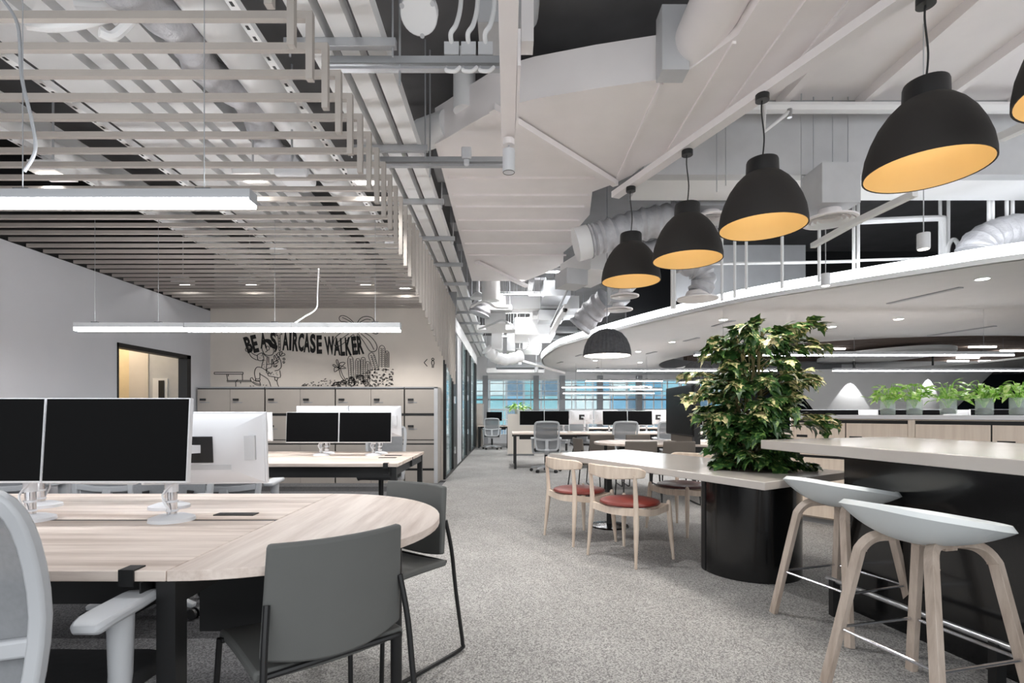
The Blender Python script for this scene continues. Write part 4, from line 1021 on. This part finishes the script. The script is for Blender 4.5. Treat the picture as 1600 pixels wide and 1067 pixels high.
def leaf_fn(L, W, bend, fold=.25):
    def f(u, v):
        s = (2 * u - 1); w = W * (math.sin(math.pi * min(1, v * .98 + .02) ** .8)) ** .8
        return (s * w, L * v, bend * v * v * L * -1 + fold * abs(s) * w)
    return f
vleaf = [MB().grid(leaf_fn(.09, .026, b), 4, 6).mesh('leaf', M['lime']) for b in (.2, .6, 1.0)]
def rot_to(d, roll=0):
    d = d.normalized(); z = Vector((0, 0, 1)); x = d.cross(z)
    if x.length < 1e-4: x = Vector((1, 0, 0))
    x.normalize(); n = x.cross(d)
    return (Matrix((x, d, n)).transposed() @ Matrix.Rotation(roll, 3, 'Y')).to_euler()
for i, px in enumerate((1374, 1416, 1470, 1527, 1582)):
    s = s_at(px); p = C0 + dirv * s + nrm * .2; k = 1.0
    v = thing('glass_vase', 'clear glass vase ' + ('first along the worktop beside the leafy shrub', 'second along the worktop from the leafy shrub', 'in the middle of the worktop row', 'holding a plant with long trailing stems', 'last along the worktop from the leafy shrub')[i], 'vase', (p.x, p.y, 1.136))
    MB().lathe([(0, .003), (.058, .003), (.062, .02), (.062, .145), (.059, .145), (.058, .01), (0, .01)], 28).build('glass', M['glass'], v)
    MB().lathe([(0, .01), (.05, .01), (.055, .03), (.04, .06), (.015, .065), (0, .06)], 16).build('root_ball', M['soil'], v)
    pl = thing('water_plant', 'bright green leafy water plant standing in ' + ('the first glass vase by the leafy shrub', 'the second glass vase', 'the middle glass vase', 'the fourth glass vase', 'the last glass vase of the row')[i], 'plant', (p.x, p.y, 1.136))
    st_m = MB()
    for j in range(46):
        a = random.uniform(0, 6.28); r = random.uniform(.03, .13); z = .28 - r * .75 + random.uniform(-.06, .05)
        if j % 9 == 0: r *= 1.5; z = .17
        tip = Vector((r * math.cos(a), r * math.sin(a), z))
        st_m.tube(smoothpath([(0, 0, .05), tip * .35 + Vector((0, 0, .09)), tip], 3), .0025, 5)
        o = bpy.data.objects.new('leaf', random.choice(vleaf)); COL.objects.link(o); o.parent = pl
        o.location = tip; d = Vector((math.cos(a), math.sin(a), random.uniform(-.2, .7))); o.rotation_euler = rot_to(d, random.uniform(-.5, .5))
        q = random.uniform(.6, 1.05); o.scale = (q, q, q)
    st_m.build('stems', M['lime'], pl)
# monitors beyond the sideboard, tops showing over it
for x0, Y in ((1262, 7.9), (1314, 7.9), (1400, 7.6), (1445, 7.6), (1546, 7.2), (1605, 7.2)):
    clone(m0, ((x0 - CX) / F * Y, Y, .74), R(0), 'dark monitor showing over the sideboard behind the vases', 'monitors behind the sideboard')
for x0, Y in ((1352, 8.1), (1490, 8.0)):
    clone(m0, ((x0 - CX) / F * Y, Y, .74), R(180), 'white monitor back showing over the sideboard behind the vases', 'monitor backs behind the sideboard')
bench('pale oak bench desk hidden behind the sideboards', 5.3, 9.6, 7.0, 8.3, (5.4, 9.4))

# beige divider cabinet and planter by the corridor, far locker tower
t = thing('divider_cabinet', 'plain beige divider cabinet standing by the corridor', 'cabinet', (0, 14.1, 0))
MB().bx(0, .74, 0, .42, .05, 1.14).build('body', M['beige'], t)
MB().bx(.02, .72, .02, .4, 0, .05).build('plinth', M['mgrey'], t)
pl = thing('desk_plant', 'small bright green plant on the beige divider cabinet', 'plant', (.3, 14.3, 1.14))
MB().lathe([(0, 0), (.09, 0), (.11, .12), (.1, .12), (0, .11)], 16).build('pot', M['gloss'], pl)
for j in range(60):
    a = random.uniform(0, 6.28); r = random.uniform(.02, .28)
    o = bpy.data.objects.new('leaf', random.choice(vleaf)); COL.objects.link(o); o.parent = pl
    o.location = (r * math.cos(a), r * .6 * math.sin(a), .14 + random.uniform(0, .18) * (1 - r * 2)); o.rotation_euler = rot_to(Vector((math.cos(a), math.sin(a), random.uniform(-.1, .8))), 0); o.scale = (1.6, 1.6, 1.6)
t = thing('file_cabinet', 'tall beige drawer cabinet at the end of the glazed partition', 'cabinet', (-1.12, 18.0, 0))
MB().bx(0, .24, .02, 1.2, 0, 1.5).build('body', M['beige'], t)
for k in range(6): MB().bx(-.01, .245, 0, .02, .06 + k * .24, .28 + k * .24).build('drawer_front', M['beige'], t)
# ================================================================== LEAFY SHRUB IN THE DRUM
random.seed(21)
sh = thing('variegated_shrub', 'tall bushy shrub with cream variegated leaves growing out of the table drum', 'plant', (mx, my, .74))
MB().lathe([(0, .006), (.2, .006), (.235, .001), (.235, -.003), (0, -.003)], 40).build('soil', M['soil'], sh)
def lobed(L, W, bend):
    """maple-like three-lobed leaf, cupped"""
    out = [(0, 0), (.55, .06), (.95, .30), (.62, .38), (.78, .62), (.42, .66), (.22, .82), (0, 1.06)]
    m = MB(); n = len(out); vs = []; fs = []
    ctr = [(0, t * 1.0) for t in (0, .15, .35, .45, .6, .7, .85, 1.06)]
    for s in (-1, 1):
        b = len(vs)
        for (x, y), (cx, cy) in zip(out, ctr):
            vs.append((0, L * cy, -bend * cy * cy * L)); vs.append((s * x * W, L * y, -bend * y * y * L + .22 * abs(x) * W - .25 * x * x * W))
        for i in range(n - 1):
            q = (b + 2 * i, b + 2 * i + 1, b + 2 * i + 3, b + 2 * i + 2)
            fs.append(q if s > 0 else q[::-1])
    return m.add(vs, fs)
lm = [lobed(.13, .065, b).mesh('leaf', M[k]) for b, k in ((.25, 'leaf'), (.5, 'leaf'), (.7, 'leaf2'), (.35, 'leaf2'), (.4, 'leaf3'), (.6, 'leaf2'), (.3, 'leaf'))]
stem = MB(); leaves = []
def outline(z):       # radius of the crown by height over the table
    pts = [(0, .28), (.1, .31), (.25, .3), (.4, .36), (.55, .42), (.7, .46), (.85, .5), (.98, .45), (1.08, .28)]
    for (a, r0), (b, r1) in zip(pts, pts[1:]):
        if a <= z <= b: return r0 + (r1 - r0) * (z - a) / (b - a)
    return .2
for i in range(5):
    a = i * 1.3; stem.tube(smoothpath([(.08 * math.cos(a), .08 * math.sin(a), 0), (.1 * math.cos(a), .1 * math.sin(a), .4), (.04 * math.cos(a + 1), .06 * math.sin(a), .75), (.1 * math.cos(a), .1 * math.sin(a), 1.0)], 4), .009, 6)
# branches with leaves along them
tips = [(1280, 506), (1262, 503), (1283, 540), (1275, 588), (1302, 655), (1290, 648), (1285, 664), (1082, 615), (1075, 622), (1098, 595), (1105, 545), (1118, 528), (1150, 515), (1178, 507), (1095, 650), (1112, 660), (1262, 745), (1268, 738)]
for i in range(185):
    z = random.uniform(.02, 1.04) if i % 4 < 3 else random.uniform(.02, .45); a = random.uniform(0, 2 * math.pi); R_ = outline(z) * random.uniform(.45, 1.02)
    tip = Vector((R_ * math.cos(a) * 1.0, R_ * math.sin(a) * .85, z + random.uniform(-.04, .05)))
    if i < len(tips):
        tip = P(*tips[i], my - .1) - Vector((mx, my, .74)); z = tip.z; a = math.atan2(tip.y, tip.x); R_ = tip.to_2d().length
    base = Vector((.05 * math.cos(a), .05 * math.sin(a), min(.9, max(0, z - .12))))
    br = smoothpath([base, base.lerp(tip, .5) + Vector((0, 0, .05)), tip], 5)
    stem.tube(br, .0035, 5)
    for k in range(3, len(br)):
        for rep in range(2 if k > 5 else 1):
            d = (br[k] - br[k - 1]).normalized(); sd = Vector((-d.y, d.x, 0)) * random.choice((-1, 1))
            dd = (d * .6 + sd * random.uniform(.2, .9) + Vector((0, 0, random.uniform(-.6, .3)))).normalized()
            pp = br[k].copy()
            if pp.z < .16:
                pp.z = max(pp.z, .05); dd.z = max(dd.z, -.15); dd.normalize()
            leaves.append((pp, dd, z, R_))
stem.build('stems', M['plantstem'], sh)
random.shuffle(leaves)
def dist(l): return (Vector((mx, my, .74)) + l[0]).y
leaves.sort(key=lambda l: dist(l) - .25 * l[0].to_2d().length)
rest = MB()
for i, (p, d, z, R_) in enumerate(leaves):
    outer_ = p.to_2d().length > .24
    w = (0, 1, 4, 6, 4, 3, 5) if outer_ and z > .35 else (2, 3, 5, 2, 3, 0, 5)
    mi = random.choice(w); q = random.uniform(.5, .92); e = rot_to(d, random.uniform(-.6, .6))
    if i < 300:
        o = bpy.data.objects.new('leaf', lm[mi]); COL.objects.link(o); o.parent = sh; o.location = p; o.rotation_euler = e; o.scale = (q, q, q)
    else:
        X4 = Matrix.Translation(p) @ e.to_matrix().to_4x4() @ Matrix.Scale(q, 4)
        src = lm[mi]; rest.mi = {0: 0, 1: 0, 6: 0, 4: 2}.get(mi, 1)
        rest.add([X4 @ v.co for v in src.vertices], [tuple(f.vertices) for f in src.polygons])
rest.build('foliage', [M['leaf'], M['leaf2'], M['leaf3']], sh, kind='stuff')

# ================================================================== MURAL ON THE BACK WALL
YM = 8.995
def W_(x, y): return Vector(((x - CX) / F * 9.0, YM, EYE + (CY - y) / F * 9.0))
def letter(ch, cx, cy, w, h, rot, outline_=False):
    cu = bpy.data.curves.new('glyph', 'FONT'); cu.body = ch; cu.offset = 0 if outline_ else .045; cu.resolution_u = 3
    if outline_: cu.fill_mode = 'NONE'; cu.bevel_depth = .012; cu.bevel_resolution = 0
    o = bpy.data.objects.new('glyph', cu); COL.objects.link(o)
    bpy.context.view_layer.update()
    me = bpy.data.meshes.new_from_object(o.evaluated_get(bpy.context.evaluated_depsgraph_get()))
    bpy.data.objects.remove(o)
    xs = [v.co.x for v in me.vertices]; zs = [v.co.y for v in me.vertices]
    k = 9.0 / F; ww = w * k / (max(xs) - min(xs)); hh = h * k / (max(zs) - min(zs)); mxx = (max(xs) + min(xs)) / 2; mzz = (max(zs) + min(zs)) / 2
    c = W_(cx, cy); cr, sr_ = math.cos(R(rot)), math.sin(R(rot))
    for v in me.vertices:
        x, z = (v.co.x - mxx) * ww, (v.co.y - mzz) * hh
        v.co = (c.x + x * cr - z * sr_, YM, c.z + x * sr_ + z * cr)
    me.materials.clear(); me.materials.append(M['ink'])
    ob = bpy.data.objects.new('letter', me); COL.objects.link(ob); ob.parent = wb
for a in (('B', 388.3, 538.3, 10, 26, 18), ('E', 398.2, 537.1, 9, 28, 13), ('A', 411.5, 532, 10, 25, 4), ('S', 427.5, 531.9, 9, 27, 6), 
          ('A', 446.3, 533, 10, 29, 0), ('I', 453.9, 533, 3.6, 29, -1), ('R', 461.8, 534, 9, 30, -2), ('C', 470.6, 535, 9, 29, -2),
          ('A', 479.6, 535.6, 10, 30, -1), ('S', 489, 536.6, 9, 30, 1), ('E', 499, 538.3, 8.5, 29, 1), ('W', 515, 540, 15, 29, 4), ('A', 526.5, 541.5, 10.5, 28, 3), ('L', 535.3, 542, 7, 28, 3), ('K', 544.3, 541.3, 9.5, 29, 4), ('E', 553.7, 540, 8, 29, 6), ('R', 563, 539, 9, 29, 8)):
    letter(*a)
def zA(p): return W_(325 + p[0] / 8.533, 485 + p[1] / 8.533)
def zB(p): return W_(475 + p[0] / 8.533, 485 + p[1] / 8.533)
def ink(lines, f, name, w=.011):
    m = MB()
    for L in lines:
        q = smoothpath([f(p) for p in L], 3) if len(L) > 2 else [f(p) for p in L]
        m.sweep(q, (0, 1, 0), w, .004)
    m.build(name, M['ink'], wb)
def blob(pts, f, name):
    q = smoothpath([f(p) for p in pts + [pts[0]]], 3)[:-1]
    m = MB(); m.add([(p.x, YM - .003, p.z) for p in q], [tuple(range(len(q)))]); m.build(name, M['ink'], wb)
fig = [[(925, 300), (975, 290), (985, 325), (962, 330), (968, 520), (948, 526), (935, 335), (915, 340), (910, 305), (925, 300)], [(945, 370), (958, 372)], [(946, 410), (960, 412)], [(948, 450), (962, 452)], [(950, 490), (964, 492)], [(500, 520), (520, 490), (555, 495), (560, 530), (600, 580), (660, 605)], [(500, 520), (510, 545), (540, 555), (580, 620), (640, 655), (675, 660)], [(520, 515), (545, 520), (540, 500)],
       [(660, 605), (665, 590), (720, 565), (735, 575)], [(660, 605), (668, 660), (720, 670), (735, 655)], [(725, 575), (745, 640), (728, 700), (715, 760)], [(790, 615), (785, 700), (775, 800)], [(810, 620), (812, 700)],
       [(735, 575), (775, 610), (800, 620)], [(725, 470), (720, 500), (730, 540), (760, 585), (810, 600), (860, 590), (880, 550)], [(735, 460), (745, 455)], [(780, 500), (785, 480), (805, 478), (820, 500), (815, 525), (795, 530), (780, 515), (780, 500)], [(795, 530), (780, 550), (765, 555)], [(865, 530), (880, 525), (885, 545), (870, 555)],
       [(640, 930), (622, 850), (630, 790), (660, 755), (720, 765), (790, 810), (830, 830)], [(690, 830), (690, 905), (640, 910)], [(695, 850), (800, 915), (840, 1015)], [(690, 830), (695, 850)], [(635, 915), (640, 945), (690, 940), (695, 910)], [(565, 910), (590, 895), (620, 935), (680, 935), (705, 1000)], [(565, 910), (580, 945), (640, 990), (705, 1002)], [(600, 950), (650, 975), (700, 985)],
       [(890, 890), (895, 925), (920, 935), (935, 895)], [(920, 935), (930, 985), (945, 1015)], [(805, 830), (805, 870), (880, 885), (965, 892), (958, 800)], [(905, 580), (960, 650), (978, 710), (975, 760), (940, 795), (890, 805)],
       [(790, 720), (850, 715), (840, 760), (800, 770)], [(795, 770), (780, 830), (840, 840), (860, 820)], [(855, 720), (850, 670), (860, 650), (870, 690), (865, 720)], [(880, 720), (880, 690), (910, 675), (940, 680), (915, 705), (880, 720)], [(885, 660), (880, 610), (895, 600), (905, 640)], [(910, 670), (925, 630), (950, 615), (945, 650), (915, 670)], [(920, 610), (925, 575), (955, 560), (950, 600)], [(955, 600), (960, 565), (990, 545), (985, 590)], [(960, 610), (1000, 570), (1030, 590), (1000, 605), (960, 610)], [(870, 730), (900, 740), (925, 730), (905, 755), (870, 745)],
       [(1000, 640), (1020, 635), (1028, 655), (1010, 660), (1000, 640)], [(1000, 685), (1015, 680), (1025, 695), (1008, 705), (1000, 685)],
       [(85, 825), (470, 825)], [(85, 850), (470, 850)], [(85, 825), (85, 850)], [(470, 825), (470, 850)], [(250, 850), (265, 930)], [(275, 850), (272, 880)], [(460, 850), (462, 930)], [(250, 935), (570, 932)], [(255, 950), (575, 948)], [(370, 950), (372, 1015)], [(400, 920), (380, 945)], [(435, 955), (437, 975)],
       [(560, 1005), (575, 1010)], [(600, 1005), (615, 1008)], [(735, 1000), (745, 990)], [(770, 1000), (790, 995)], [(740, 720), (748, 728)], [(755, 660), (762, 668)], [(710, 600), (716, 606)], [(690, 630), (697, 637)], [(750, 750), (757, 757)], [(870, 850), (876, 858)], [(910, 830), (916, 838)], [(920, 855), (926, 863)], [(835, 850), (842, 857)]]
ink(fig, zA, 'figure_lines')
blob([(722, 480), (720, 430), (735, 395), (790, 380), (840, 395), (870, 440), (930, 470), (915, 540), (890, 560), (895, 520), (850, 490), (835, 495), (800, 440), (760, 425), (735, 450)], zA, 'figure_hair')
palm = [[(680, 180), (620, 120), (560, 80), (500, 70), (470, 100), (490, 145), (560, 155), (640, 180)], [(510, 95), (570, 120), (660, 175)], [(705, 180), (750, 110), (820, 80), (900, 95), (935, 135), (915, 172), (850, 160), (760, 165), (725, 180)], [(890, 125), (820, 120), (730, 170)], [(390, 175), (450, 165), (560, 180)],
        [(490, 300), (420, 360), (395, 420), (415, 475), (460, 480), (540, 430), (620, 350), (660, 320)], [(430, 445), (500, 380), (600, 310)], [(715, 305), (800, 420), (860, 520), (900, 550), (955, 540), (975, 490), (950, 420), (880, 340), (810, 300)], [(760, 310), (870, 410), (935, 525)], [(900, 290), (960, 315), (995, 295)],
        [(665, 320), (680, 450), (690, 580)], [(710, 320), (715, 450), (720, 580)]]
cact = []
def column_cactus(x, y0, y1, w, lean=0):
    r = w / 2
    cact.append([(x - r, y1), (x - r + lean * .6, (y0 + y1) / 2), (x - r + lean, y0 + r), (x + lean, y0), (x + r + lean, y0 + r), (x + r + lean * .6, (y0 + y1) / 2), (x + r, y1)])
    cact.append([(x, y1), (x + lean, y0 + r)])
    k = y0 + r
    while k < y1 - 10:
        l = lean * (1 - (k - y0) / (y1 - y0)); cact.append([(x - r * .6 + l, k), (x - r * .2 + l, k + 6)]); cact.append([(x + r * .3 + l, k + 8), (x + r * .7 + l, k + 3)]); k += 26
column_cactus(640, 610, 980, 70, -20); column_cactus(790, 625, 980, 60); column_cactus(850, 680, 960, 60); column_cactus(1040, 465, 760, 80); column_cactus(1108, 540, 760, 50); column_cactus(720, 640, 900, 60); column_cactus(960, 560, 800, 80, -60)
random.seed(8)
palm += [[(540, 940), (490, 870), (465, 770)], [(560, 930), (515, 860), (485, 770)]] + [[(470, 770), (440 + dx, 720 + dy), (470 + dx * 2, 740 + dy * 2), (475, 775)] for dx, dy in ((-40, 0), (-10, -40), (40, -20), (45, 15), (-30, 40))]
for i in range(240):
    x = random.uniform(380, 1185); lo_ = 980 - (x - 380) * .36 if x < 1000 else 720 + (x - 1000) * .35
    y = random.uniform(min(lo_, 1000), 1010); r = random.uniform(6, 14)
    if i % 3: cact.append([(x - r, y), (x, y - r), (x + r, y)])
    else: cact.append([(x - r, y), (x, y - r * .8), (x + r, y), (x, y + r * .8), (x - r, y)])
for i in range(46):
    x = random.uniform(-30, 420); y = 1010 - random.random() ** 2 * (30 + (x + 30) * .22); cact.append([(x, y), (x + 9, y - 7), (x + 14, y)])
ink(palm, zB, 'palm_lines'); ink(cact, zB, 'cactus_lines', .009)
sg = lambda p: W_(600 + p[0] / 4.85, 540 + p[1] / 4.85)
ink([[(328, 102), (304, 129)], [(304, 129), (328, 157)], [(370, 94), (361, 103), (370, 112), (380, 103), (370, 94)], [(363, 115), (360, 135), (365, 145), (366, 168)], [(377, 115), (381, 135), (376, 145), (375, 168)], [(363, 115), (377, 115)]], sg, 'restroom_sign', .013)
